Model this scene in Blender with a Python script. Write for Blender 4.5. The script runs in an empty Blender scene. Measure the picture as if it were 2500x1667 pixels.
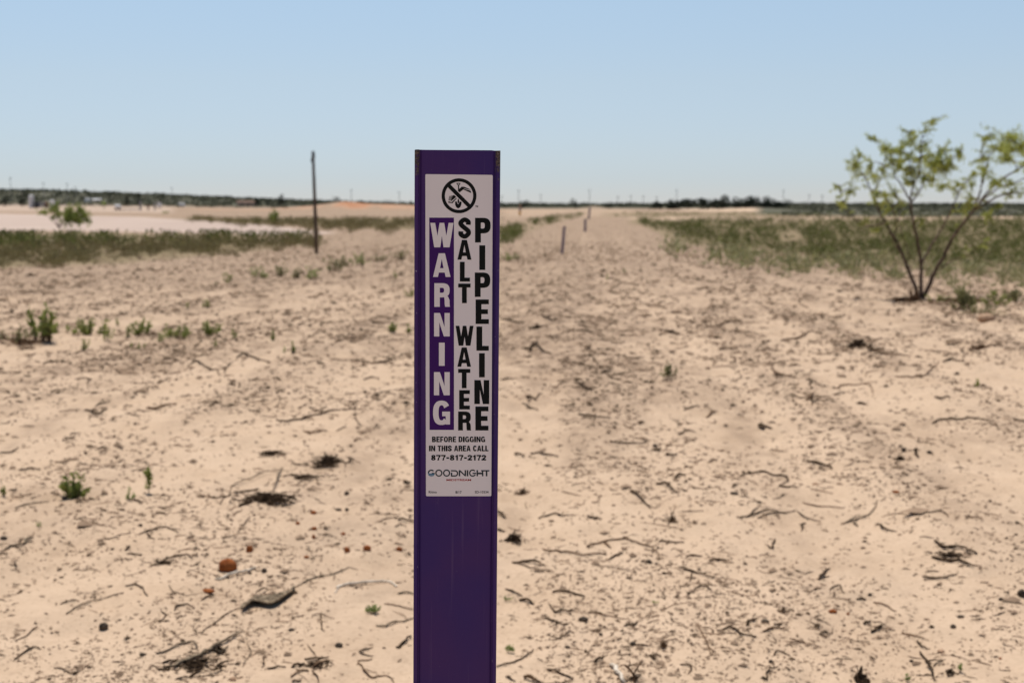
import bpy, bmesh, math, random
import numpy as np
from mathutils import Vector, Matrix
from mathutils.geometry import tessellate_polygon

# ------------------------------------------------------------------ camera, sky, sun, exposure
F = 2500 * 50 / 36.0            # focal length in pixels of the 2500 px wide photograph
CAMZ = 1.45
HORIZON = 498.0
PITCH = math.atan((833.5 - HORIZON) / F)
CP, SP = math.cos(PITCH), math.sin(PITCH)
POST_Y = 1.57
SC = bpy.context.scene
C = SC.collection

cd = bpy.data.cameras.new('camera')
cam = bpy.data.objects.new('camera', cd); C.objects.link(cam)
cam.location = (0, 0, CAMZ)
cam.rotation_euler = (math.radians(90) - PITCH, 0, 0)
cd.lens = 50; cd.sensor_width = 36; cd.clip_start = 0.05; cd.clip_end = 30000
cd.dof.use_dof = True; cd.dof.focus_distance = POST_Y + 0.01; cd.dof.aperture_fstop = 10.5
SC.camera = cam

SUN_EL, SUN_AZ = math.radians(70), math.atan2(-0.30, 0.95)    # azimuth measured from +Y towards +X
w = bpy.data.worlds.new('World'); SC.world = w; w.use_nodes = True
nt = w.node_tree; nt.nodes.clear()
sky = nt.nodes.new('ShaderNodeTexSky'); sky.sky_type = 'NISHITA'; sky.sun_disc = False
sky.sun_elevation = SUN_EL; sky.sun_rotation = SUN_AZ
sky.altitude = 900; sky.air_density = 1.0; sky.dust_density = 0.0; sky.ozone_density = 4.0
bg = nt.nodes.new('ShaderNodeBackground'); bg.inputs['Strength'].default_value = 0.10
ow = nt.nodes.new('ShaderNodeOutputWorld')
# dusty dry-season air: the sky's own light, greyer and dimmer close to the horizon
wsep = nt.nodes.new('ShaderNodeSeparateXYZ'); wneg = nt.nodes.new('ShaderNodeTexCoord')
nt.links.new(wneg.outputs['Generated'], wsep.inputs[0])
wr = nt.nodes.new('ShaderNodeValToRGB'); we = wr.color_ramp.elements
we[0].position = 0.0; we[0].color = (.65, .685, .88, 1); we[1].position = 0.30; we[1].color = (1.20, 1.10, .99, 1)
for p_, c_ in ((.018, (.70, .72, .885, 1)), (.084, (1.08, .935, .89, 1)), (.137, (1.30, 1.11, .975, 1))):
    q_ = we.new(p_); q_.color = c_
nt.links.new(wsep.outputs['Z'], wr.inputs[0])
wm = nt.nodes.new('ShaderNodeMix'); wm.data_type = 'RGBA'; wm.blend_type = 'MULTIPLY'; wm.inputs[0].default_value = 1.0
nt.links.new(sky.outputs[0], wm.inputs[6]); nt.links.new(wr.outputs[0], wm.inputs[7])
nt.links.new(wm.outputs[2], bg.inputs[0]); nt.links.new(bg.outputs[0], ow.inputs[0])

sl = bpy.data.lights.new('sun', 'SUN'); sl.energy = 4.7; sl.angle = math.radians(0.53); sl.color = (1.0, 0.945, 0.885)
so = bpy.data.objects.new('sun', sl); C.objects.link(so)
sd = Vector((math.sin(SUN_AZ) * math.cos(SUN_EL), math.cos(SUN_AZ) * math.cos(SUN_EL), math.sin(SUN_EL)))
so.rotation_euler = (-sd).to_track_quat('-Z', 'Y').to_euler(); so.location = sd * 50
SC.view_settings.view_transform = 'Standard'; SC.view_settings.look = 'None'
SC.view_settings.exposure = 0.13; SC.view_settings.gamma = 1.0
SC.cycles.max_bounces = 6; SC.cycles.use_denoising = True

rng = np.random.default_rng(7)
random.seed(7)

# ------------------------------------------------------------------ noise and terrain
def _hash(ix, iy, seed):
    h = (ix.astype(np.int64) * 374761393 + iy.astype(np.int64) * 668265263 + seed * 1442695041) & 0xffffffff
    h = ((h ^ (h >> 13)) * 1274126177) & 0xffffffff
    h = ((h ^ (h >> 16)) * 2246822519) & 0xffffffff
    return ((h ^ (h >> 15)) & 0xffff) / 65535.0
def vnoise(x, y, seed=0):
    x = np.asarray(x, float); y = np.asarray(y, float)
    ix = np.floor(x); iy = np.floor(y); fx = x - ix; fy = y - iy
    fx = fx * fx * fx * (fx * (fx * 6 - 15) + 10); fy = fy * fy * fy * (fy * (fy * 6 - 15) + 10)
    a = _hash(ix, iy, seed); b = _hash(ix + 1, iy, seed); c = _hash(ix, iy + 1, seed); d = _hash(ix + 1, iy + 1, seed)
    return (a * (1 - fx) + b * fx) * (1 - fy) + (c * (1 - fx) + d * fx) * fy
def fbm(x, y, seed=0, octv=4):
    s = 0; a = 0.5; t = 0
    for k in range(octv):
        s = s + a * vnoise(x, y, seed + k * 17); t += a; a *= 0.5
        x, y = x * 1.9 * 0.8 - y * 1.9 * 0.6 + 3.1, x * 1.9 * 0.6 + y * 1.9 * 0.8 - 1.7
    return s / t
def sstep(a, b, x):
    t = np.clip((x - a) / (b - a), 0, 1); return t * t * (3 - 2 * t)
ROW = math.atan(200 / F)          # the track runs slightly to the right of the view axis
def along(x, y):
    return x * math.cos(ROW) - y * math.sin(ROW), x * math.sin(ROW) + y * math.cos(ROW)
def H(x, y):
    """Large shape of the ground: level near the camera, sinking to a plain, rising again far off on the left."""
    x = np.asarray(x, float); y = np.asarray(y, float)
    yy = np.maximum(y, 1.0)
    z = -0.02 * (np.logaddexp(0, (y - 15) / 4) * 4 - np.logaddexp(0, (y - 142) / 12) * 12)
    px = 1250 + F * x / yy
    wl = 1 - sstep(-100, 1150, px)
    wl = np.where(y < 300, 0, wl)
    z = z + wl * (2.6 * sstep(420, 1000, yy) + 30 * sstep(950, 3200, yy))
    fy = lambda c, s: np.exp(-((yy - c) / s) ** 2)
    z = z + 3.7 * fy(800, 60) * sstep(610, 850, px) * (1 - sstep(930, 1250, px))      # spoil bank
    z = z + 1.3 * fy(800, 30) * np.exp(-((px - 845) / 45) ** 2)
    z = z + 2.0 * fy(740, 70) * np.exp(-((px - 1840) / 120) ** 2) + 1.0 * fy(640, 40) * np.exp(-((px - 1720) / 60) ** 2)  # pale dune
    z = z + 2.2 * fy(1300, 200) * np.exp(-((px - 1450) / 22) ** 2)                   # the track tops a rise
    return z
def HF(x, y):
    """Ground with its hummocks."""
    x = np.asarray(x, float); y = np.asarray(y, float)
    ax, ay = along(x, y)
    near = 1 / (1 + (np.maximum(y, 0) / 60) ** 2)
    z = H(x, y)
    z = z + near * (0.075 * (fbm(ax / 1.5, ay / 3.2, 3, 3) - 0.5) + 0.080 * (fbm(ax / 0.42, ay / 0.75, 11, 3) - 0.5) + 0.030 * (fbm(ax / 0.11, ay / 0.15, 23, 2) - 0.5))
    z = z + near * (0.055 * (vnoise(ax / .55, ay / 14, 71) - .5) + 0.075 * (vnoise(ax / 1.1 + 9, ay / 22, 72) - .5)) * sstep(3, 6, y)      # old wheel ruts along the line
    z = z + near * 0.11 * np.exp(-((ax + 0.2 + .018 * ay) / 0.45) ** 2) * sstep(8, 18, y) * (0.6 + 0.8 * vnoise(ax, ay / 3, 5))  # ridge of spoil along the line
    return z
def ray(u, v):
    b = (np.asarray(v, float) - 833.5) / F
    return (np.asarray(u, float) - 1250) / F, CP - b * SP, SP + b * CP
def at(u, v, fine=True):
    """Ground point seen at photograph pixel (u, v): x, y, z arrays."""
    a, cy, cz = ray(u, v)
    sl_ = cz / cy
    D = CAMZ / sl_
    for _ in range(70):
        D = np.clip((CAMZ - H(a * D / cy, D)) / sl_, 0.5, 6000)
    x = a * D / cy
    if fine:
        for _ in range(12):
            D = np.clip(0.5 * D + 0.5 * (CAMZ - HF(x, D)) / sl_, 0.5, 6000); x = a * D / cy
    return x, D, (HF if fine else H)(x, D)
def P(u, v):
    x, y, z = at(np.array([u]), np.array([v])); return Vector((x[0], y[0], z[0]))
def depth(p):
    return p[1] * CP + (CAMZ - p[2]) * SP
def project(x, y, z):
    d = y * CP + (CAMZ - z) * SP
    d = np.where(d > 0.1, d, 0.1)
    dn = (CAMZ - z) * CP - y * SP
    return 1250 + F * x / d, 833.5 + F * dn / d
def onplane(u, v, y):
    """Point of the upright plane at distance y seen at pixel (u, v)."""
    a, cy, cz = ray(u, v); t = y / cy
    return Vector((float(a * t), y, float(CAMZ - cz * t)))
def far(px, y):
    """Ground point at distance y in pixel column px, and metres per pixel there."""
    x = (px - 1250) / F * y * CP
    z = float(H(x, y))
    d = depth((x, y, z)); x = (px - 1250) / F * d
    z = float(H(x, y))
    return Vector((x, y, z)), d / F

# ------------------------------------------------------------------ object helpers
def tag(o, label, cat, group=None, kind=None):
    o['label'] = label; o['category'] = cat
    if group: o['group'] = group
    if kind: o['kind'] = kind
    return o
def link(name, me, mat, parent=None):
    o = bpy.data.objects.new(name, me); C.objects.link(o)
    if mat is not None: me.materials.append(mat)
    if parent is not None: o.parent = parent
    return o
def empty(name, loc, label, cat, group=None):
    o = bpy.data.objects.new(name, None); C.objects.link(o); o.location = loc; o.empty_display_size = 0.05
    return tag(o, label, cat, group)
def mesh_np(name, V, Fc, smooth=False):
    """V (n,3); Fc (m,k) with the same k for every face."""
    me = bpy.data.meshes.new(name)
    V = np.asarray(V, np.float32); Fc = np.asarray(Fc, np.int32); m, k = Fc.shape
    me.vertices.add(len(V)); me.vertices.foreach_set('co', V.ravel())
    me.loops.add(m * k); me.loops.foreach_set('vertex_index', Fc.ravel())
    me.polygons.add(m); me.polygons.foreach_set('loop_start', np.arange(0, m * k, k, dtype=np.int32))
    me.polygons.foreach_set('use_smooth', np.full(m, smooth, bool))
    me.update(calc_edges=True); me.validate()
    return me
class MB:
    def __init__(s): s.v = []; s.f = []
    def add(s, vs, fs):
        n = len(s.v); s.v += [tuple(p) for p in vs]; s.f += [tuple(i + n for i in f) for f in fs]; return s
    def box(s, c, size, rot=None):
        vs = [Vector((sx * size[0] / 2, sy * size[1] / 2, sz * size[2] / 2)) for sz in (-1, 1) for sy in (-1, 1) for sx in (-1, 1)]
        if rot is not None: vs = [rot @ p for p in vs]
        return s.add([p + Vector(c) for p in vs], [(0, 2, 3, 1), (4, 5, 7, 6), (0, 1, 5, 4), (2, 6, 7, 3), (0, 4, 6, 2), (1, 3, 7, 5)])
    def tube(s, pts, rad, n=6, flat=1.0, rough=0.0):
        pts = [Vector(p) for p in pts]; m = len(pts); vs = []; fs = []
        for i, p in enumerate(pts):
            t = (pts[min(i + 1, m - 1)] - pts[max(i - 1, 0)]).normalized()
            up = Vector((0, 0, 1)) if abs(t.z) < 0.9 else Vector((0, 1, 0))
            sx = t.cross(up).normalized(); sy = sx.cross(t).normalized()
            for k in range(n):
                a = 2 * math.pi * k / n; r = rad[i] * (1 + rough * random.uniform(-1, 1))
                vs.append(p + sx * math.cos(a) * r + sy * math.sin(a) * r * flat)
        for i in range(m - 1):
            for k in range(n):
                fs.append((i * n + k, i * n + (k + 1) % n, (i + 1) * n + (k + 1) % n, (i + 1) * n + k))
        fs.append(tuple(range(n - 1, -1, -1))); fs.append(tuple((m - 1) * n + k for k in range(n)))
        return s.add(vs, fs)
    def lathe(s, c, prof, n=16):
        c = Vector(c); m = len(prof)
        vs = [c + Vector((r * math.cos(2 * math.pi * k / n), r * math.sin(2 * math.pi * k / n), z)) for r, z in prof for k in range(n)]
        fs = [(i * n + k, i * n + (k + 1) % n, (i + 1) * n + (k + 1) % n, (i + 1) * n + k) for i in range(m - 1) for k in range(n)]
        fs += [tuple(range(n - 1, -1, -1)), tuple((m - 1) * n + k for k in range(n))]
        return s.add(vs, fs)
    def prism(s, outline, z0, z1):
        n = len(outline)
        return s.add([(x, y, z) for z in (z0, z1) for x, y in outline],
                     [tuple(range(n - 1, -1, -1)), tuple(range(n, 2 * n))] + [(i, (i + 1) % n, n + (i + 1) % n, n + i) for i in range(n)])
    def build(s, name, mat, parent=None, smooth=False, origin=None):
        me = bpy.data.meshes.new(name)
        o0 = Vector(origin) if origin is not None else Vector((0, 0, 0))
        me.from_pydata([tuple(Vector(p) - o0) for p in s.v], [], s.f); me.update()
        if smooth: me.polygons.foreach_set('use_smooth', np.full(len(me.polygons), True))
        o = link(name, me, mat, parent)
        if origin is not None and parent is None: o.location = o0
        return o
def catmull(pts, k=5):
    pts = [Vector(p) for p in pts]
    if len(pts) == 2: pts = [pts[0], pts[0].lerp(pts[1], 0.5), pts[1]]
    q = [pts[0] * 2 - pts[1]] + pts + [pts[-1] * 2 - pts[-2]]; out = []
    for i in range(1, len(q) - 2):
        p0, p1, p2, p3 = q[i - 1:i + 3]
        for j in range(k):
            t = j / k
            out.append(0.5 * ((2 * p1) + (p2 - p0) * t + (2 * p0 - 5 * p1 + 4 * p2 - p3) * t * t + (3 * p1 - p0 - 3 * p2 + p3) * t ** 3))
    out.append(pts[-1]); return out
def leaves(cen, dirs, length, width, fold=0.0):
    """Arrays -> diamond leaves: cen (n,3), dirs (n,3), length (n), width (n)."""
    n = len(cen)
    d = dirs / (np.linalg.norm(dirs, axis=1, keepdims=True) + 1e-9)
    r = rng.normal(size=(n, 3)); s = np.cross(d, r); s /= (np.linalg.norm(s, axis=1, keepdims=True) + 1e-9)
    L = length[:, None]; W = width[:, None]
    nrm = np.cross(d, s)
    V = np.stack([cen - d * L * 0.5, cen + s * W * 0.5 + nrm * W * 0.15, cen + d * L * 0.5, cen - s * W * 0.5 + nrm * W * 0.15], 1).reshape(-1, 3)
    return V, np.arange(n * 4).reshape(n, 4)
def merge(parts):
    V = []; Fq = []; n = 0
    for v, f in parts: V.append(v); Fq.append(f + n); n += len(v)
    return np.concatenate(V), np.concatenate(Fq)

# ------------------------------------------------------------------ materials
def lin(r, g, b):
    f = lambda c: ((c / 255 + 0.055) / 1.055) ** 2.4 if c > 10 else c / 255 / 12.92
    return (f(r), f(g), f(b), 1)
def mat(name, c1, c2=None, scale=8.0, rough=0.8, bump=0.0, bscale=None, spec=0.2, ramp=(0.35, 0.65), coord='Object', trans=0.0, stretch=None):
    m = bpy.data.materials.new(name); m.use_nodes = True; t = m.node_tree; N = t.nodes; K = t.links
    b = N['Principled BSDF']; b.inputs['Roughness'].default_value = rough; b.inputs['Specular IOR Level'].default_value = spec
    tc = N.new('ShaderNodeTexCoord'); src = tc.outputs[coord] if coord != 'World' else N.new('ShaderNodeNewGeometry').outputs['Position']
    if stretch:
        mp = N.new('ShaderNodeMapping'); mp.inputs['Scale'].default_value = stretch; K.new(src, mp.inputs[0]); src = mp.outputs[0]
    if c2:
        nz = N.new('ShaderNodeTexNoise'); nz.inputs['Scale'].default_value = scale; nz.inputs['Detail'].default_value = 5; K.new(src, nz.inputs['Vector'])
        r = N.new('ShaderNodeValToRGB'); r.color_ramp.elements[0].position = ramp[0]; r.color_ramp.elements[1].position = ramp[1]
        r.color_ramp.elements[0].color = (*c1[:3], 1); r.color_ramp.elements[1].color = (*c2[:3], 1)
        K.new(nz.outputs['Fac'], r.inputs[0]); K.new(r.outputs[0], b.inputs['Base Color'])
    else:
        b.inputs['Base Color'].default_value = (*c1[:3], 1)
    if bump:
        n2 = N.new('ShaderNodeTexNoise'); n2.inputs['Scale'].default_value = bscale or scale * 4; n2.inputs['Detail'].default_value = 6; K.new(src, n2.inputs['Vector'])
        bp = N.new('ShaderNodeBump'); bp.inputs['Strength'].default_value = bump; bp.inputs['Distance'].default_value = 0.01
        K.new(n2.outputs['Fac'], bp.inputs['Height']); K.new(bp.outputs[0], b.inputs['Normal'])
    if trans:
        tr = N.new('ShaderNodeBsdfTranslucent'); mx = N.new('ShaderNodeMixShader'); mx.inputs[0].default_value = trans
        if c2: K.new(r.outputs[0], tr.inputs[0])
        else: tr.inputs[0].default_value = (*c1[:3], 1)
        K.new(b.outputs[0], mx.inputs[1]); K.new(tr.outputs[0], mx.inputs[2]); K.new(mx.outputs[0], N['Material Output'].inputs[0])
    return m
M = dict(
    twig_dark=mat('twig_dark', (.022, .014, .008), (.088, .056, .033), 40, .9, .4, spec=.04),
    twig_brown=mat('twig_brown', (.065, .036, .020), (.19, .115, .065), 40, .9, .4, spec=.04),
    twig_grey=mat('twig_grey', (.06, .044, .028), (.27, .205, .135), 40, .9, .4, spec=.04),
    twig_white=mat('twig_white', (.40, .33, .25), (.68, .59, .47), 30, .85, .3, spec=.04),
    stone_orange=mat('stone_orange', (.15, .040, .011), (.34, .11, .032), 25, .9, .5, spec=.08),
    stone_dark=mat('stone_dark', (.034, .026, .020), (.12, .092, .066), 40, .9, .5, spec=.04),
    stone_tan=mat('stone_tan', (.35, .22, .13), (.50, .32, .20), 30, .85, .5),
    litter=mat('litter', (.022, .014, .008), (.135, .088, .052), 9, .95, coord='World', ramp=(.3, .75), spec=.04),
    litter_soft=mat('litter_soft', (.17, .115, .072), (.36, .25, .165), 7, .95, coord='World', ramp=(.3, .7), spec=.04),
    weed=mat('weed', (.13, .165, .035), (.34, .36, .11), 14, .7, trans=.45, coord='World', ramp=(.3, .7)),
    weed_grey=mat('weed_grey', (.17, .165, .075), (.34, .33, .15), 6, .8, trans=.25, coord='World', ramp=(.3, .7)),
    weed_pale=mat('weed_pale', (.20, .27, .07), (.38, .42, .15), 20, .75, trans=.3, coord='World'),
    scrub=mat('scrub', (.135, .095, .050), (.225, .205, .090), 1.0, .95, trans=.2, coord='World', ramp=(.3, .7), spec=.03),
    scrub_green=mat('scrub_green', (.095, .088, .036), (.170, .190, .058), .8, .95, trans=.2, coord='World', ramp=(.3, .7), spec=.03),
    far_scrub=mat('far_scrub', (.080, .083, .052), (.14, .135, .083), .02, .95, coord='World'),
    far_tree=mat('far_tree', (.020, .028, .020), (.050, .060, .038), .3, .95, coord='World'),
    tree_leaf=mat('tree_leaf', (.28, .33, .06), (.52, .53, .15), 5, .6, trans=.45, coord='World', ramp=(.3, .7)),
    tree_bark=mat('tree_bark', (.055, .035, .025), (.15, .095, .065), 14, .9, .6),
    leaf_mid=mat('leaf_mid', (.16, .22, .04), (.33, .36, .09), .8, .7, trans=.3, coord='World'),
    pole=mat('pole', (.06, .042, .032), (.13, .09, .065), 3, .9, .4, stretch=(6, 6, 1)),
    metal_dark=mat('metal_dark', (.05, .05, .055), (.09, .09, .09), 6, .6),
    metal_white=mat('metal_white', (.62, .60, .58), (.74, .72, .70), 1.2, .5),
    metal_grey=mat('metal_grey', (.22, .21, .20), (.32, .31, .30), 1.5, .6),
    rust=mat('rust', (.13, .075, .05), (.22, .14, .10), 1.5, .85),
    wall_tan=mat('wall_tan', (.42, .30, .22), (.50, .37, .28), .6, .9),
    yellow=mat('yellow', (.62, .30, .03), (.72, .38, .05), 4, .6),
    far_pole=mat('far_pole', (.20, .185, .175), (.28, .26, .24), 1, .9),
)
# ------------------------------------------------------------------ ground
def build_ground():
    ys = np.concatenate([-np.geomspace(3000, 1, 24), np.linspace(-0.5, 2.9, 24), np.geomspace(3.0, 34, 540), np.geomspace(34.3, 9000, 470)])
    nf = 430
    uf = np.linspace(-1, 1, nf) * 0.50
    rows = []
    for y in ys:
        s = max(abs(y), 3.0) if y > 0 else max(3.0, abs(y) * 0.5)
        xf = uf * s
        e = np.geomspace(1.02, max(9000 / (0.5 * s), 2.0), 26) * 0.5 * s
        rows.append(np.concatenate([-e[::-1], xf, e]))
    X = np.array(rows); nr, ncol = X.shape
    Y = np.repeat(ys[:, None], ncol, 1)
    Z = HF(X, Y)
    V = np.stack([X, Y, Z], -1).reshape(-1, 3)
    i = np.arange(nr * ncol).reshape(nr, ncol)
    Fq = np.stack([i[:-1, :-1], i[:-1, 1:], i[1:, 1:], i[1:, :-1]], -1).reshape(-1, 4)
    me = mesh_np('ground', V, Fq, True)
    # what the soil is made of, place by place: R litter-brown, G dull scrub soil, B pale caliche, A red earth
    u, v = project(V[:, 0], V[:, 1], HF(V[:, 0], V[:, 1]))
    x, y = V[:, 0], V[:, 1]
    ax, ay = along(x, y)
    ok = y > 3
    wob = (fbm(x / (0.03 * np.maximum(y, 5) + .2), y / (0.15 * np.maximum(y, 5)), 31, 3) - 0.5)
    def band(top, bot, soft=8, wb=14):
        tu, tv = zip(*top); bu, bv = zip(*bot)
        T = np.interp(u, tu, tv) + wob * wb; B = np.interp(u, bu, bv) + wob * wb
        side = sstep(min(tu) - 40, min(tu), u) * (1 - sstep(max(tu), max(tu) + 40, u))
        return sstep(-soft, soft, v - T) * sstep(-soft, soft, B - v) * side * ok
    lit = 0.06 + 0.28 * sstep(7, 24, y) + 0.34 * sstep(20, 50, y)
    lit = lit + 0.40 * sstep(0.45, 0.75, fbm(ax / 0.45, ay / 3.0, 41, 4)) * sstep(3, 9, y)
    lit = lit + 0.5 * sstep(.52, .85, vnoise(ax / .55, ay / 14, 71)) * sstep(6, 14, y) * vnoise(ax / .3, ay / 1.2, 73) + .35 * sstep(.55, .85, vnoise(ax / 1.1 + 9, ay / 22, 72)) * sstep(8, 20, y) * vnoise(ax / .5, ay / 2, 74)
    lit = lit + 0.85 * np.exp(-((ax + .2 + .018 * ay) / (.30 + .013 * ay)) ** 2) * sstep(7, 16, y) * (1 - sstep(140, 220, y)) * (.45 + .8 * vnoise(ax * 1.5, ay / 2.5, 55))
    lane = np.exp(-((ax - 1.15 + .012 * ay + .25 * (vnoise(ay / 6, ay * 0, 3) - .5)) / (.45 + .004 * ay)) ** 2) + .8 * np.exp(-((ax - 3.1) / (.55 + .006 * ay)) ** 2)
    lane = lane * sstep(9, 20, y) * (1 - sstep(160, 260, y))
    lit = lit + 0.75 * sstep(24, 60, y) * (1 - .55 * sstep(170, 300, y)) * (1 - sstep(450, 900, y)) * (.25 + 1.1 * sstep(.35, .7, fbm(ax / 1.3, ay / 6, 81, 4)))
    lit = lit + 0.35 * band([(-600, 640), (700, 640), (1010, 600), (1300, 590)], [(-600, 700), (700, 690), (1010, 690), (1300, 720)], 25)
    lit = lit + 0.6 * band([(1180, 545), (1480, 540)], [(1180, 640), (1480, 590)], 18)
    grn = band([(-900, 560), (0, 575), (400, 572), (760, 582)], [(-900, 670), (0, 655), (250, 645), (760, 598)], 8)
    grn = np.maximum(grn, band([(440, 534), (1010, 534), (1100, 534)], [(440, 540), (1010, 562), (1100, 556)], 4, 5))
    grn = np.maximum(grn, band([(1560, 534), (1700, 536), (2500, 534), (3600, 534)], [(1560, 550), (1680, 600), (2000, 640), (2500, 668), (3600, 680)], 7))
    grn = np.maximum(grn, 0.8 * band([(1490, 519), (2100, 517), (3600, 512)], [(1490, 530), (2000, 531), (3600, 527)], 2, 3))
    grn = np.maximum(grn, 0.5 * band([(1180, 560), (1340, 530), (1420, 520)], [(1180, 620), (1340, 548), (1420, 524)], 5, 8))
    farm = sstep(900, 1500, y)
    farm = np.maximum(farm, band([(1870, 490), (2200, 490), (3600, 490)], [(1870, 523), (2200, 528), (3600, 529)], 2, 3))
    pad = band([(-900, 518), (0, 522), (350, 530), (640, 548), (790, 566)], [(-900, 562), (0, 562), (350, 566), (640, 572), (790, 571)], 2, 2)
    pad = np.maximum(pad, 0.45 * band([(-900, 497), (0, 497), (400, 505)], [(-900, 516), (0, 516), (400, 520)], 2, 2))
    red = sstep(720, 770, y) * (1 - sstep(840, 900, y)) * sstep(430, 560, u) * (1 - sstep(1150, 1400, u)) * sstep(0.25, 0.65, fbm(x / 9, y / 30, 61, 3))
    red = red * (0.55 + 0.9 * np.exp(-((u - 860) / 60) ** 2))
    pale = band([(1690, 505), (1850, 498), (1960, 508)], [(1690, 516), (1850, 518), (1960, 520)], 3, 4)
    pale = np.maximum(pale, band([(1250, 508), (1520, 508)], [(1250, 530), (1520, 530)], 3, 5) * .4)
    pale = np.maximum(pale, band([(1560, 529.5), (2500, 530), (3600, 530)], [(1560, 538), (2500, 534), (3600, 534)], 1.5, 2) * (.35 + .6 * sstep(.35, .65, vnoise(u / 60, v / 50, 5))))
    lit = np.clip(lit, 0, 1) * (1 - .38 * np.clip(lane, 0, 1))
    lit = lit * (1 - pad) * (1 - red) * (1 - pale); grn = grn * (1 - 0.7 * pale)
    a = me.color_attributes.new('soil', 'FLOAT_COLOR', 'POINT')
    col = np.stack([np.clip(lit, 0, 1), np.clip(grn, 0, 1), np.clip(pad, 0, 1), np.clip(red, 0, 1)], -1).astype(np.float32)
    a.data.foreach_set('color', col.ravel())
    a2 = me.attributes.new('outland', 'FLOAT', 'POINT'); a2.data.foreach_set('value', np.clip(farm, 0, 1).astype(np.float32))
    m = bpy.data.materials.new('sand'); m.use_nodes = True; t = m.node_tree; N = t.nodes; K = t.links
    b = N['Principled BSDF']; b.inputs['Roughness'].default_value = 0.95; b.inputs['Specular IOR Level'].default_value = 0.1
    pos = N.new('ShaderNodeNewGeometry').outputs['Position']
    at_ = N.new('ShaderNodeAttribute'); at_.attribute_name = 'soil'
    sep = N.new('ShaderNodeSeparateColor'); K.new(at_.outputs['Color'], sep.inputs[0])
    def noise(sc, det=6, st=None, rough=.55):
        n = N.new('ShaderNodeTexNoise'); n.inputs['Scale'].default_value = sc; n.inputs['Detail'].default_value = det; n.inputs['Roughness'].default_value = rough
        mp = N.new('ShaderNodeMapping'); mp.inputs['Rotation'].default_value = (0, 0, ROW); mp.inputs['Scale'].default_value = st or (1, 1, 1)
        K.new(pos, mp.inputs[0]); K.new(mp.outputs[0], n.inputs['Vector']); return n.outputs['Fac']
    def ramp(f, stops):
        r = N.new('ShaderNodeValToRGB'); e = r.color_ramp.elements
        e[0].position, e[0].color = stops[0][0], (*stops[0][1], 1); e[1].position, e[1].color = stops[-1][0], (*stops[-1][1], 1)
        for p, c in stops[1:-1]:
            q = e.new(p); q.color = (*c, 1)
        K.new(f, r.inputs[0]); return r.outputs[0]
    def mixc(f, a_, b_):
        x_ = N.new('ShaderNodeMix'); x_.data_type = 'RGBA'
        if isinstance(f, float): x_.inputs[0].default_value = f
        else: K.new(f, x_.inputs[0])
        for s_, q in ((6, a_), (7, b_)):
            if isinstance(q, tuple): x_.inputs[s_].default_value = (*q, 1)
            else: K.new(q, x_.inputs[s_])
        return x_.outputs[2]
    def math_(op, a_, b_=None):
        x_ = N.new('ShaderNodeMath'); x_.operation = op; x_.use_clamp = True
        for s_, q in ((0, a_), (1, b_)):
            if q is None: continue
            if isinstance(q, (int, float)): x_.inputs[s_].default_value = q
            else: K.new(q, x_.inputs[s_])
        return x_.outputs[0]
    base = ramp(noise(1.6, 8), [(.3, (.45, .318, .206)), (.5, (.512, .372, .250)), (.72, (.555, .410, .282))])
    fine = ramp(noise(60, 4), [(.30, (.31, .213, .135)), (.46, (.495, .356, .238)), (.75, (.56, .414, .285))])
    c = mixc(.45, base, fine)
    smud = ramp(noise(17, 5, (1, .55, 1), .6), [(.58, (0, 0, 0)), (.74, (.45, .45, .45))])
    c = mixc(smud, c, (.24, .165, .105))
    litn = ramp(noise(5.5, 7, (1, .45, 1), .65), [(.30, (0, 0, 0)), (.62, (1, 1, 1))])
    litc = ramp(noise(14, 4), [(.3, (.12, .078, .048)), (.7, (.25, .172, .112))])
    c = mixc(math_('MULTIPLY', math_('MULTIPLY', sep.outputs[0], 1.15), litn), c, litc)
    grc = ramp(noise(.35, 7), [(.3, (.15, .11, .058)), (.5, (.21, .16, .085)), (.7, (.33, .24, .15))])
    c = mixc(sep.outputs[1], c, grc)
    padc = ramp(noise(.05, 5, (1, .3, 1)), [(.3, (.40, .305, .245)), (.7, (.46, .36, .29))])
    c = mixc(sep.outputs[2], c, padc)
    redc = ramp(noise(.15, 5), [(.3, (.33, .145, .07)), (.7, (.42, .23, .13))])
    c = mixc(at_.outputs['Alpha'], c, redc)
    a3 = N.new('ShaderNodeAttribute'); a3.attribute_name = 'outland'
    farc = ramp(noise(.02, 6), [(.3, (.085, .085, .058)), (.7, (.14, .125, .08))])
    c = mixc(a3.outputs['Fac'], c, farc)
    K.new(c, b.inputs['Base Color'])
    bp = N.new('ShaderNodeBump'); bp.inputs['Strength'].default_value = .55; bp.inputs['Distance'].default_value = .012
    K.new(noise(28, 6, None, .65), bp.inputs['Height']); K.new(bp.outputs[0], b.inputs['Normal'])
    o = link('ground', me, m)
    tag(o, 'pale tan sand littered with dry twigs, reaching to the horizon', 'ground', kind='structure')
build_ground()

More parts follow.
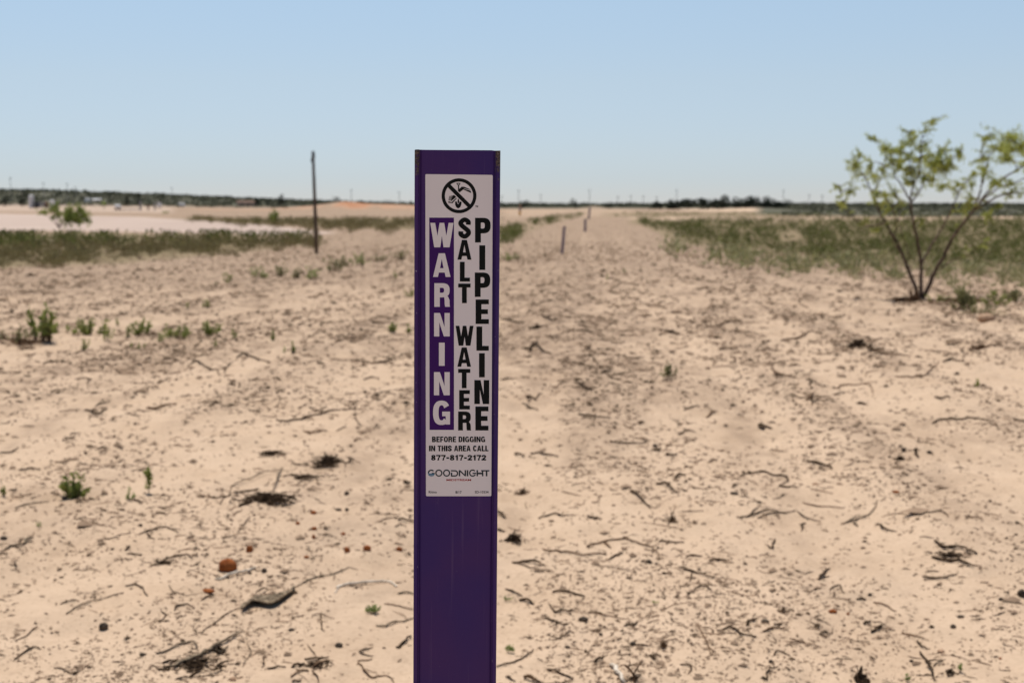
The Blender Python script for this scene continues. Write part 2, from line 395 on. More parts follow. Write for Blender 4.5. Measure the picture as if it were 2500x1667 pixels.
# ------------------------------------------------------------------ the marker post in front
def build_post():
    tl, tr = onplane(1012, 366, POST_Y), onplane(1222, 368, POST_Y)
    bl, br = onplane(1009, 1667, POST_Y), onplane(1211, 1667, POST_Y)
    W_ = ((tr - tl).length + (br - bl).length) / 2
    top = (tl + tr) / 2; bot = (bl + br) / 2
    up = (top - bot).normalized(); gz = float(HF(top.x, POST_Y)) - 0.25
    base = top + up * ((gz - top.z) / up.z)
    Lp = (top - base).length
    xa = (tr - tl).normalized(); xa = (xa - up * xa.dot(up)).normalized(); ya = up.cross(xa)    # ya points away from the viewer
    root = empty('marker_post', base, 'tall purple pipeline marker post with warning decal, standing in the foreground', 'marker post')
    root.rotation_euler = Matrix((xa, ya, up)).transposed().to_euler()
    bpy.context.view_layer.update()
    h = W_ / 2
    k = h / .0475
    half = [(-47.5, .8), (-47.3, -1.4), (-46.4, -2.5), (-45.0, -2.9), (-43.6, -2.5), (-42.7, -1.3), (-42.4, 1.0), (-41.2, 1.2), (-40.6, .6), (-39.4, -.1), (-37.5, -.3)]
    prof = half + [(-18, -.35), (0, -.35), (18, -.35)] + [(-x, y) for x, y in reversed(half)]
    back = [(47.3, 3.6), (45, 4.4), (0, 4.2), (-45, 4.4), (-47.3, 3.6)]
    ring = [(x * k / 1000, y * k / 1000) for x, y in prof + back]
    mb = MB(); n = len(ring)
    zs = [0, Lp * .3, Lp * .6, Lp * .85, Lp - .004, Lp - .0008, Lp]
    for i, z in enumerate(zs):
        sc_ = 1 - (.004 if i == len(zs) - 1 else 0)
        mb.v += [(x * sc_, y * (1 if i < len(zs) - 1 else .9), z + (.0003 * math.sin(x * 400) if i == len(zs) - 1 else 0)) for x, y in ring]
    for i in range(len(zs) - 1):
        mb.f += [(i * n + j, (i + 1) * n + j, (i + 1) * n + (j + 1) % n, i * n + (j + 1) % n) for j in range(n)]
    tri = tessellate_polygon([[Vector((x, y, 0)) for x, y in ring]])
    o_ = (len(zs) - 1) * n
    mb.f += [tuple(o_ + q for q in t) for t in tri]
    m = bpy.data.materials.new('purple_post'); m.use_nodes = True; t = m.node_tree; N = t.nodes; K = t.links
    b = N['Principled BSDF']; b.inputs['Roughness'].default_value = .5; b.inputs['Specular IOR Level'].default_value = .22
    tc = N.new('ShaderNodeTexCoord'); sp = N.new('ShaderNodeSeparateXYZ'); K.new(tc.outputs['Object'], sp.inputs[0])
    nz = N.new('ShaderNodeTexNoise'); nz.inputs['Scale'].default_value = 260; nz.inputs['Detail'].default_value = 5; K.new(tc.outputs['Object'], nz.inputs['Vector'])
    cl = N.new('ShaderNodeTexNoise'); cl.inputs['Scale'].default_value = 9; K.new(tc.outputs['Object'], cl.inputs['Vector'])
    r = N.new('ShaderNodeValToRGB'); r.color_ramp.elements[0].color = (.034, .012, .110, 1); r.color_ramp.elements[1].color = (.046, .014, .104, 1)
    r.color_ramp.elements[0].position = .4; r.color_ramp.elements[1].position = .6
    K.new(cl.outputs['Fac'], r.inputs[0])
    def mth(op, a_, b_=0.0, cl_=True):
        x_ = N.new('ShaderNodeMath'); x_.operation = op; x_.use_clamp = cl_
        for s_, q in ((0, a_), (1, b_)):
            if isinstance(q, (int, float)): x_.inputs[s_].default_value = q
            else: K.new(q, x_.inputs[s_])
        return x_.outputs[0]
    ax_ = mth('ABSOLUTE', sp.outputs[0], 0, False)
    edge = mth('MULTIPLY', mth('SUBTRACT', ax_, h - .0056, False), 2500)                 # on the rolled edges only
    tipw = mth('DIVIDE', mth('SUBTRACT', sp.outputs[2], Lp - .045, False), .040)         # worn off near the tip
    wear = mth('SUBTRACT', mth('ADD', mth('MULTIPLY', tipw, .8, False), mth('MULTIPLY', nz.outputs['Fac'], 1.7, False), False), 1.22, False)
    wear = mth('MULTIPLY', mth('MULTIPLY', wear, 3.2), edge)
    chip = mth('MULTIPLY', mth('MULTIPLY', mth('SUBTRACT', nz.outputs['Fac'], .70), 30), mth('ADD', mth('MULTIPLY', edge, .8), .12))
    wc = N.new('ShaderNodeValToRGB'); wc.color_ramp.elements[0].color = (.03, .022, .022, 1); wc.color_ramp.elements[1].color = (.17, .125, .095, 1); wc.color_ramp.elements[0].position = .4; wc.color_ramp.elements[1].position = .7
    n3 = N.new('ShaderNodeTexNoise'); n3.inputs['Scale'].default_value = 700; K.new(tc.outputs['Object'], n3.inputs['Vector']); K.new(n3.outputs['Fac'], wc.inputs[0])
    def mixc(f, a_, b_):
        x_ = N.new('ShaderNodeMix'); x_.data_type = 'RGBA'; K.new(f, x_.inputs[0]); K.new(a_, x_.inputs[6])
        if isinstance(b_, tuple): x_.inputs[7].default_value = b_
        else: K.new(b_, x_.inputs[7])
        return x_.outputs[2]
    mps = N.new('ShaderNodeMapping'); mps.inputs['Scale'].default_value = (60, 60, 2.2); mps.inputs['Rotation'].default_value = (0, .12, 0); K.new(tc.outputs['Object'], mps.inputs[0])
    scn = N.new('ShaderNodeTexNoise'); scn.inputs['Scale'].default_value = 3; scn.inputs['Detail'].default_value = 3; K.new(mps.outputs[0], scn.inputs['Vector'])
    scr = mth('MULTIPLY', mth('SUBTRACT', scn.outputs['Fac'], .60, False), 1.1)
    faded = mixc(scr, r.outputs[0], (.16, .10, .19, 1))
    c = mixc(wear, faded, wc.outputs[0]); c = mixc(mth('MULTIPLY', chip, .6), c, (.45, .38, .45, 1))
    K.new(c, b.inputs['Base Color'])
    mp = N.new('ShaderNodeMapping'); mp.inputs['Scale'].default_value = (1, 1, .25); K.new(tc.outputs['Object'], mp.inputs[0])
    n4 = N.new('ShaderNodeTexNoise'); n4.inputs['Scale'].default_value = 420; n4.inputs['Detail'].default_value = 4; n4.inputs['Distortion'].default_value = 1.2; K.new(mp.outputs[0], n4.inputs['Vector'])
    bp = N.new('ShaderNodeBump'); bp.inputs['Strength'].default_value = .25; bp.inputs['Distance'].default_value = .0006
    K.new(n4.outputs['Fac'], bp.inputs['Height']); K.new(bp.outputs[0], b.inputs['Normal'])
    body = mb.build('post_body', m, root)
    # ---------------- decal and its printing, in the post's own frame
    inv = Matrix((xa, ya, up)).transposed().to_4x4(); inv.translation = base; inv = inv.inverted()
    def q(u, v):
        p = inv @ onplane(u, v, POST_Y); return p.x, p.z
    Y0 = -.00035 * k
    def ink(name, rgb, rough=.45):
        m_ = mat(name, rgb, None, rough=.6, spec=.08); return m_
    white, black, band_ = ink('decal_white', (.70, .65, .655)), ink('ink_black', (.007, .008, .008)), ink('ink_purple', (.046, .011, .105))
    gray, teal, redi = ink('ink_grey', (.032, .040, .046)), ink('ink_teal', (.03, .14, .23)), ink('ink_red', (.36, .022, .018))
    def flat(name, polys, mt, y, parent):
        """polys: list of [outer, hole, ...] loops of (x, z) in the post frame; each next polygon lies a hair further out."""
        vs, fs = [], []
        for i, loops in enumerate(polys):
            lp = [[Vector((a, c_, 0)) for a, c_ in l] for l in loops]
            tr_ = tessellate_polygon(lp); fl = [p for l in loops for p in l]; n0 = len(vs)
            vs += [(a, y - i * 2e-6, c_) for a, c_ in fl]
            for tq in tr_:
                A, B, Cc = (fl[j] for j in tq)
                cr = (B[0] - A[0]) * (Cc[1] - A[1]) - (B[1] - A[1]) * (Cc[0] - A[0])
                fs.append(tuple(j + n0 for j in (tq if cr > 0 else tq[::-1])))
        me = bpy.data.meshes.new(name); me.from_pydata(vs, [], fs); me.update()
        return link(name, me, mt, parent)
    x0, z1 = q(1038.5, 425.5); x1, z1b = q(1203, 427.5); x0b, z0 = q(1040, 1210.5); x1b, z0b = q(1199.5, 1210.5)
    d = MB(); rr = .0012
    ol = []
    for cx, cz, a0 in ((x1 - rr, z1b - rr, 0), (x0 + rr, z1 - rr, 90), (x0b + rr, z0 + rr, 180), (x1b - rr, z0b + rr, 270)):
        ol += [(cx + rr * math.cos(math.radians(a0 + s_)), cz + rr * math.sin(math.radians(a0 + s_))) for s_ in (0, 30, 60, 90)]
    nn = len(ol)
    d.v = [(a, Y0 - .00012, c_) for a, c_ in ol] + [(a, Y0 + .0001, c_) for a, c_ in ol]
    d.f = [tuple(range(nn))] + [(i, nn + i, nn + (i + 1) % nn, (i + 1) % nn) for i in range(nn)]
    decal = d.build('warning_decal', white, root)
    Y1 = Y0 - .00016; Y2 = Y0 - .00022
    flat('warning_panel', [[[q(1048, 531.5), q(1048.7, 1049), q(1108.4, 1049), q(1108.4, 531.5)]]], band_, Y1, decal)
    # glyphs: functions giving polygons in a (w, h) box, y up; sx, sy are the widths of upright and level strokes
    def arc(cx, cy, rx, ry, a0, a1, n=14, e=2.4):
        out = []
        for i in range(n + 1):
            t_ = math.radians(a0 + (a1 - a0) * i / n); c_, s_ = math.cos(t_), math.sin(t_)
            out.append((cx + rx * math.copysign(abs(c_) ** (2 / e), c_), cy + ry * math.copysign(abs(s_) ** (2 / e), s_)))
        return out
    def stroke(pts, sx, sy, k_=7):
        p = catmull([(a, b_, 0) for a, b_ in pts], k_); L_, R_ = [], []
        for i in range(len(p)):
            t_ = p[min(i + 1, len(p) - 1)] - p[max(i - 1, 0)]; t_.normalize(); nx, ny = -t_.y, t_.x
            L_.append((p[i].x + nx * sx / 2, p[i].y + ny * sy / 2)); R_.append((p[i].x - nx * sx / 2, p[i].y - ny * sy / 2))
        return [[[R_[i], R_[i + 1], L_[i + 1], L_[i]]] for i in range(len(L_) - 1)]
    R = lambda a, b_, c_, d_: [(a, b_), (c_, b_), (c_, d_), (a, d_)]
    def bowl(x_, y_, w_, h_, sx, sy):
        """D-shaped bowl from x_: outer and its counter."""
        o1 = [(x_, y_)] + arc(x_ + w_ * .5, y_ + h_ / 2, w_ * .5, h_ / 2, -90, 90, 14, 2.6) + [(x_, y_ + h_)]
        i1 = [(x_ + sx, y_ + sy)] + arc(x_ + w_ * .5, y_ + h_ / 2, w_ * .5 - sx, h_ / 2 - sy, -90, 90, 12, 2.6) + [(x_ + sx, y_ + h_ - sy)]
        return [o1, i1]
    def glyph(ch, w_, h_, sx, sy):
        if ch == 'I': return [[R(0, 0, w_, h_)]]
        if ch == 'L': return [[[(0, 0), (w_, 0), (w_, sy), (sx, sy), (sx, h_), (0, h_)]]]
        if ch == 'T': return [[[(w_ / 2 - sx / 2, 0), (w_ / 2 + sx / 2, 0), (w_ / 2 + sx / 2, h_ - sy), (w_, h_ - sy), (w_, h_), (0, h_), (0, h_ - sy), (w_ / 2 - sx / 2, h_ - sy)]]]
        if ch == 'E':
            a, b_ = h_ / 2 - sy / 2, h_ / 2 + sy / 2
            return [[[(0, 0), (w_, 0), (w_, sy), (sx, sy), (sx, a), (w_ * .93, a), (w_ * .93, b_), (sx, b_), (sx, h_ - sy), (w_, h_ - sy), (w_, h_), (0, h_)]]]
        if ch == 'F':
            a, b_ = h_ * .42 - sy * .4, h_ * .42 + sy * .6
            return [[[(0, 0), (sx, 0), (sx, a), (w_ * .9, a), (w_ * .9, b_), (sx, b_), (sx, h_ - sy), (w_, h_ - sy), (w_, h_), (0, h_)]]]
        if ch == 'H':
            a, b_ = h_ / 2 - sy / 2, h_ / 2 + sy / 2
            return [[[(0, 0), (sx, 0), (sx, a), (w_ - sx, a), (w_ - sx, 0), (w_, 0), (w_, h_), (w_ - sx, h_), (w_ - sx, b_), (sx, b_), (sx, h_), (0, h_)]]]
        if ch == 'N': return [[[(0, 0), (sx * .95, 0), (sx * .95, h_ * .60), (w_ - sx * 1.08, 0), (w_, 0), (w_, h_), (w_ - sx * .95, h_), (w_ - sx * .95, h_ * .40), (sx * 1.08, h_), (0, h_)]]]
        if ch == 'A': return [[[(0, 0), (.28 * w_, 0), (.335 * w_, .185 * h_), (.665 * w_, .185 * h_), (.72 * w_, 0), (w_, 0), (.68 * w_, h_), (.32 * w_, h_)], [(.40 * w_, .37 * h_), (.60 * w_, .37 * h_), (.5 * w_, .76 * h_)]]]
        if ch == 'W': return [[[(0, h_), (.17 * w_, 0), (.43 * w_, 0), (.5 * w_, .46 * h_), (.57 * w_, 0), (.83 * w_, 0), (w_, h_), (.79 * w_, h_), (.69 * w_, .47 * h_), (.60 * w_, h_), (.40 * w_, h_), (.31 * w_, .47 * h_), (.21 * w_, h_)]]]
        if ch == 'P': return [bowl(0, h_ * .37, w_, h_ * .63, sx, sy), [R(0, 0, sx, h_ * .37)]]
        if ch == 'R': return [bowl(0, h_ * .40, w_ * .97, h_ * .60, sx, sy), [R(0, 0, sx, h_ * .40)],
                              [[(w_ * .45, h_ * .46), (w_ * .62, h_ * .42), (w_ - sx * 1.0, h_ * .28), (w_ - sx * .98, h_ * .10), (w_ - sx * .9, 0), (w_, 0), (w_ * .97, h_ * .06), (w_ * .965, h_ * .30), (w_ * .86, h_ * .44), (w_ * .7, h_ * .47)]]]
        if ch == 'B': return [bowl(0, h_ * .46, w_ * .95, h_ * .54, sx, sy), bowl(0, 0, w_, h_ * .54, sx, sy)]
        if ch == 'D': return [bowl(0, 0, w_, h_, sx, sy)]
        if ch in 'OG' or ch == 'C' or ch == '0':
            o1 = lambda a0, a1: arc(w_ / 2, h_ / 2, w_ / 2, h_ / 2, a0, a1, 26, 2.5); i1 = lambda a0, a1: arc(w_ / 2, h_ / 2, w_ / 2 - sx, h_ / 2 - sy, a0, a1, 26, 2.5)
            if ch in 'O0': return [[o1(0, 349), i1(0, 349)]]
            if ch == 'C': return [[o1(32, 328) + i1(32, 328)[::-1]]]
            return [[o1(32, 318) + i1(32, 318)[::-1]], [R(w_ * .54, h_ * .36, w_, h_ * .36 + sy)], [R(w_ - sx * .78, 0 + h_ * .02, w_, h_ * .36)], ]
        if ch == 'S':
            a = sx / 2; b_ = sy / 2
            return stroke([(w_ - a, h_ * .66), (w_ - a, h_ * .80), (w_ * .5, h_ - b_), (a, h_ * .78), (a * 1.1, h_ * .66), (w_ * .5, h_ * .51), (w_ - a * 1.05, h_ * .36), (w_ - a, h_ * .22), (w_ * .5, b_), (a, h_ * .20), (a, h_ * .34)], sx, sy * 1.15)
        if ch == '7': return [[[(0, h_), (0, h_ - sy), (w_ - sx * 1.05, h_ - sy), (w_ * .42, h_ * .42), (w_ * .26, 0), (w_ * .26 + sx * 1.05, 0), (w_ * .68, h_ * .40), (w_, h_ - sy), (w_, h_)]]]
        if ch == '1': return [[[(w_ * .42, 0), (w_ * .42 + sx, 0), (w_ * .42 + sx, h_), (w_ * .42 + sx * .25, h_), (w_ * .3, h_ * .82), (w_ * .05, h_ * .76), (w_ * .05, h_ * .62), (w_ * .42, h_ * .64)]]]
        if ch == '2':
            a = sx / 2; b_ = sy / 2
            return stroke([(a, h_ * .64), (a * 1.1, h_ * .80), (w_ * .5, h_ - b_), (w_ - a, h_ * .78), (w_ - a * 1.3, h_ * .58), (w_ * .5, h_ * .36), (sx * .7, sy * .8)], sx, sy) + [[R(0, 0, w_, sy)]]
        if ch == '8':
            e_ = lambda cy, rx, ry: arc(w_ / 2, cy, rx, ry, 0, 345, 22, 2.2)
            return [[e_(h_ * .735, w_ * .46, h_ * .265), e_(h_ * .735, w_ * .46 - sx, h_ * .265 - sy * .9)], [e_(h_ * .28, w_ * .5, h_ * .28), e_(h_ * .28, w_ * .5 - sx, h_ * .28 - sy * .9)]]
        if ch == '-': return [[R(w_ * .08, h_ * .30, w_ * .92, h_ * .30 + sy * 1.15)]]
        return []
    def place(ch, bx, sx, sy):
        """bx = photo pixels x0, y0, x1, y1."""
        u0, v0, u1, v1 = bx; w_, h_ = u1 - u0, v1 - v0
        return [[[q(u0 + a, v1 - b_) for a, b_ in l] for l in pl] for pl in glyph(ch, w_, h_, sx, sy)]
    def word(name, items, mt, sx, sy, parent=decal, y=Y2):
        polys = []
        for ch, bx in items: polys += place(ch, bx, sx, sy)
        return flat(name, polys, mt, y, parent)
    word('warning_lettering', [('W', (1050.5, 544.3, 1107.3, 603.8)), ('A', (1057.3, 618.5, 1100, 676)), ('R', (1060.4, 691.3, 1098.9, 748.9)), ('N', (1059.8, 763.9, 1098.1, 821)),
          ('I', (1071.6, 836.3, 1085.7, 892.7)), ('N', (1059.5, 908, 1098.1, 964.5)), ('G', (1057.3, 977.5, 1098.7, 1036.8))], white, 13.4, 11.2)
    word('salt_lettering', [('S', (1119.6, 531.7, 1149, 582.3)), ('A', (1116.9, 586, 1150.9, 634)), ('L', (1122.8, 639.4, 1147.4, 687.3)), ('T', (1118.8, 692.4, 1148.8, 740))], black, 11.6, 9.4)
    word('water_lettering', [('W', (1112.4, 795.2, 1156.1, 843.6)), ('A', (1116.6, 848, 1150, 895)), ('T', (1118.5, 900.4, 1148.2, 947.3)), ('E', (1121, 952, 1147.2, 999)), ('R', (1118.5, 1004, 1150.4, 1050.3))], black, 11.6, 9.4)
    word('pipeline_lettering', [('P', (1159.8, 532, 1197.8, 592.2)), ('I', (1170.2, 599, 1184.7, 659)), ('P', (1159.2, 665.3, 1197, 724.8)), ('E', (1161.2, 731, 1193.5, 790.7)), ('L', (1163.1, 797, 1193.4, 855.8)),
          ('I', (1169.5, 862, 1183.6, 920.8)), ('N', (1158, 927.5, 1194.4, 985.9)), ('E', (1160.6, 991.9, 1192.5, 1050.3))], black, 14.2, 11.6)
    def line(name, txt, u0, v0, u1, v1, wd, sx, sy, mt):
        wid = dict(I=.46, N=1.08, A=1.08, G=1.06, O=1.04, C=1.0, T=.92, L=.84, E=.88, F=.84); wid[' '] = .42; wid['-'] = .72; wid['1'] = .78
        tot = sum(wid.get(c_, 1.0) for c_ in txt) + .12 * (len(txt) - 1); f_ = (u1 - u0) / tot; polys = []; cu = u0
        for c_ in txt:
            wc_ = wid.get(c_, 1.0) * f_
            if c_ != ' ': polys += place(c_, (cu, v0, cu + wc_, v1), sx, sy)
            cu += wc_ + .12 * f_
        return flat(name, polys, mt, Y2, decal)
    line('digging_lettering', 'BEFORE DIGGING', 1054.9, 1065.1, 1184.4, 1078.7, 0, 3.4, 2.7, black)
    line('area_lettering', 'IN THIS AREA CALL', 1047.4, 1087.2, 1192.5, 1100.9, 0, 3.4, 2.7, black)
    line('phone_number', '877-817-2172', 1052.7, 1109.9, 1186.7, 1123.2, 0, 3.9, 3.2, black)
    # the no-digging emblem
    def z4(l): return [q(1030 + a / 13.065, 420 + b_ / 13.065) for a, b_ in l]
    cx, cy = 1185, 762; el = []
    circ = lambda r, n=64: [(cx + r * math.cos(2 * math.pi * i / n), cy + r * math.sin(2 * math.pi * i / n)) for i in range(n)]
    el.append([z4(circ(556)), z4(circ(450))])
    d1 = 61; s2 = .7071; L_ = 470
    el.append([z4([(cx - L_ * s2 + d1 * s2, cy - L_ * s2 - d1 * s2), (cx + L_ * s2 + d1 * s2, cy + L_ * s2 - d1 * s2), (cx + L_ * s2 - d1 * s2, cy + L_ * s2 + d1 * s2), (cx - L_ * s2 - d1 * s2, cy - L_ * s2 + d1 * s2)])])
    el.append([z4([(1107, 353), (1228, 353), (1222, 390), (1187, 434), (1150, 434), (1110, 390)]), z4([(1135, 378), (1200, 378), (1194, 394), (1168, 415), (1142, 394)])])
    el.append([z4([(1152, 430), (1187, 430), (1190, 545), (1270, 472), (1340, 472), (1550, 560), (1550, 575), (1330, 525), (1330, 533), (1558, 605), (1572, 675), (1320, 562), (1210, 650), (1195, 650), (1143, 600), (1155, 560)])])
    el.append([z4([(970, 760), (1030, 735), (1098, 800), (950, 925), (935, 925)])])
    for i in range(4): el.append([z4([(880 + i * 23, 768 - i * 4), (893 + i * 23, 766 - i * 4), (862 + i * 24, 918 + i * 2), (848 + i * 24, 915 + i * 2)])])
    el.append([z4([(1100, 825), (1112, 850), (965, 1012), (955, 985), (955, 960)])])
    el.append([z4([(840, 942), (948, 960), (948, 1000), (930, 1000), (918, 975), (905, 1003), (890, 972), (872, 1003), (860, 970), (846, 1000)])])
    el.append([z4([(1060, 945), (1118, 945), (1128, 1005), (1157, 1030), (1185, 1008), (1203, 945), (1240, 945), (1270, 970), (1255, 1060), (1220, 1130), (1155, 1165), (1100, 1130), (1062, 1050)])])
    el.append([z4([(1152, 855), (1168, 855), (1192, 922), (1187, 985), (1158, 1010), (1140, 985), (1138, 920)])])
    flat('no_digging_emblem', el, black, Y2, decal)
    # the operator's wordmark
    def z3(l): return [q(1010 + a / 7.838, 1040 + b_ / 7.838) for a, b_ in l]
    ringa = lambda cx_, cy_, r0, r1, a0, a1, n=28: [(cx_ + r0 * math.cos(math.radians(a0 + (a1 - a0) * i / n)), cy_ + r0 * math.sin(math.radians(a0 + (a1 - a0) * i / n))) for i in range(n + 1)] + \
        [(cx_ + r1 * math.cos(math.radians(a1 + (a0 - a1) * i / n)), cy_ + r1 * math.sin(math.radians(a1 + (a0 - a1) * i / n))) for i in range(n + 1)]
    wm = [[z3(ringa(338, 895, 68, 43, 180, 318))], [z3(R(345, 890, 404, 914))]]
    for c_ in (482, 630): wm.append([z3(ringa(c_, 894, 69, 45, 0, 359, 40)[:41]), z3([(c_ + 45 * math.cos(i * .157), 894 + 45 * math.sin(i * .157)) for i in range(40)])])
    wm += [[z3([(712, 838), (790, 838)] + [(790 + 62 * math.cos(math.radians(t_)), 900 + 62 * math.sin(math.radians(t_))) for t_ in range(-90, 91, 12)] + [(712, 962), (712, 885), (738, 885), (738, 937), (790, 937)] +
               [(790 + 37 * math.cos(math.radians(t_)), 900 + 37 * math.sin(math.radians(t_))) for t_ in range(90, -91, -12)] + [(712, 863)])],
           [z3([(862, 955), (862, 838), (890, 838), (975, 920), (975, 838), (1003, 838), (1003, 955), (978, 955), (890, 872), (890, 955)])], [z3(R(1016, 838, 1045, 955))],
           [z3(ringa(1128, 894, 69, 45, 30, 318))], [z3(R(1128, 888, 1196, 912))],
           [z3([(1203, 838), (1230, 838), (1230, 884), (1306, 884), (1306, 862), (1290, 862), (1290, 838), (1452, 838), (1446, 862), (1410, 862), (1410, 955), (1380, 955), (1380, 862), (1333, 862), (1333, 955), (1306, 955), (1306, 918), (1230, 918), (1230, 955), (1203, 955)])]]
    flat('operator_wordmark', wm, gray, Y2, decal)
    wave = lambda o_: [(272 + i * 11, 888 + o_ + i * 2.6 + 7 * math.sin(i / 2.2)) for i in range(13)]
    tl_ = []
    for o_, th in ((0, 20), (26, 18), (50, 16)):
        a = wave(o_); inside = lambda p: p if math.hypot(p[0] - 338, p[1] - 895) < 67 else (338 + 67 * (p[0] - 338) / math.hypot(p[0] - 338, p[1] - 895), 895 + 67 * (p[1] - 895) / math.hypot(p[0] - 338, p[1] - 895))
        tl_.append([z3([inside(p) for p in a] + [inside((p[0], p[1] + th)) for p in reversed(a)])])
    flat('wave_mark', tl_, teal, Y2 - .00003, decal)
    def text(name, s_, u0, v0, u1, v1, mt, bold=0.0):
        cu = bpy.data.curves.new(name, 'FONT'); cu.body = s_; cu.offset = bold; cu.resolution_u = 3
        ob = bpy.data.objects.new(name, cu); C.objects.link(ob); bpy.context.view_layer.update()
        me0 = bpy.data.meshes.new_from_object(ob.evaluated_get(bpy.context.evaluated_depsgraph_get()))
        bpy.data.objects.remove(ob); bpy.data.curves.remove(cu)
        co = np.array([v_.co[:] for v_ in me0.vertices]); lo, hi = co.min(0), co.max(0)
        vs = []
        for c_ in co:
            a, b_ = q(u0 + (u1 - u0) * (c_[0] - lo[0]) / (hi[0] - lo[0]), v1 - (v1 - v0) * (c_[1] - lo[1]) / (hi[1] - lo[1])); vs.append((a, Y2, b_))
        me = bpy.data.meshes.new(name); me.from_pydata(vs, [], [tuple(p.vertices) for p in me0.polygons]); me.update(); bpy.data.meshes.remove(me0)
        return link(name, me, mt, decal)
    text('midstream_lettering', 'MIDSTREAM', 1090, 1168.4, 1150.2, 1173.4, redi, .025)
    text('maker_lettering', 'Rhino', 1046.7, 1197.4, 1066.4, 1203.4, black, .012)
    text('date_lettering', '8/17', 1112, 1197.4, 1127, 1204, black, .012)
    text('code_lettering', 'SD-10334', 1159.3, 1197.4, 1192.7, 1203.4, black, .012)
    text('trademark_lettering', 'TM', 1160, 502.1, 1167.2, 506.5, black, .02)
build_post()
# ------------------------------------------------------------------ distant pipeline markers, poles
def tag_post(label, pxb, pyb, pxt, pyt, wpx, mt, name='marker_post', cat='marker post'):
    b = P(pxb, pyb); d = depth(b); mpp = d / F
    hh = (pyb - pyt) * mpp; lean = (pxt - pxb) * mpp; w_ = wpx * mpp
    root = empty(name, b, label, cat, 'pipeline markers along the buried line')
    m = MB(); t = Vector((lean, 0, hh))
    prof = [(-.5, .10), (-.5, -.12), (-.44, -.16), (-.38, -.02), (.38, -.02), (.44, -.16), (.5, -.12), (.5, .10)]
    n = len(prof)
    m.v = [Vector((x * w_, y * w_, 0)) + t * s for s in (-.2, 1) for x, y in prof]
    m.f = [(i, (i + 1) % n, n + (i + 1) % n, n + i) for i in range(n)] + [tuple(range(n, 2 * n))]
    m.build('post_body', mt, root)
    q0, q1 = t * .38, t * .94
    dm = MB(); dm.v = [q0 + Vector((-.34 * w_, -.05 * w_, 0)), q0 + Vector((.34 * w_, -.05 * w_, 0)), q1 + Vector((.34 * w_, -.05 * w_, 0)), q1 + Vector((-.34 * w_, -.05 * w_, 0))]
    dm.f = [(0, 1, 2, 3)]
    dm.build('decal', M['decal_far'], root)
    return root
M['purple_far'] = mat('purple_far', (.10, .065, .14), (.14, .095, .16), 6, .6)
M['decal_far'] = mat('decal_far', (.12, .085, .16), (.20, .155, .21), 18, .6)
tag_post('purple marker post leaning right, nearest of those down the line', 1372, 620, 1377.5, 553, 6.5, M['purple_far'])
tag_post('faint purple marker post second down the line', 1428, 566, 1429, 535, 5.5, M['purple_far'])
tag_post('farthest purple marker post, beside the crest of the track', 1437, 535, 1440, 507, 4.5, M['purple_far'])
tag_post('yellow marker post on the pale sand close behind the foreground post', 1269, 526, 1270, 500, 5, M['yellow'])

b = P(773, 619); mpp = depth(b) / F
r_ = empty('wooden_pole', b, 'lone dark wooden pole with a bracket at its top, left of the foreground post', 'pole')
hh = 248 * mpp
m = MB(); m.tube([(0, 0, -.4), (-1.5 * mpp, 0, hh * .3), (-4 * mpp, 0, hh * .7), (-5.5 * mpp, 0, hh * .965)], [4.6 * mpp, 4.4 * mpp, 3.8 * mpp, 3.3 * mpp], 10); m.build('shaft', M['pole'], r_, True)
m = MB(); m.tube([(-3.6 * mpp, -2.5 * mpp, hh * .93), (-4.6 * mpp, -3.2 * mpp, hh * .965), (-5.2 * mpp, -3.0 * mpp, hh * 1.0)], [3.2 * mpp, 4.2 * mpp, 3.0 * mpp], 8); m.build('insulator', M['metal_dark'], r_, True)
m = MB(); m.tube([(-4.2 * mpp, -2 * mpp, hh * .87), (-8.2 * mpp, -3 * mpp, hh * .90), (-7.6 * mpp, -3 * mpp, hh * .935), (-4.2 * mpp, -1.5 * mpp, hh * .955)], [1.8 * mpp, 2.6 * mpp, 2.2 * mpp, 1.8 * mpp], 8); m.build('bracket', M['metal_dark'], r_, True)

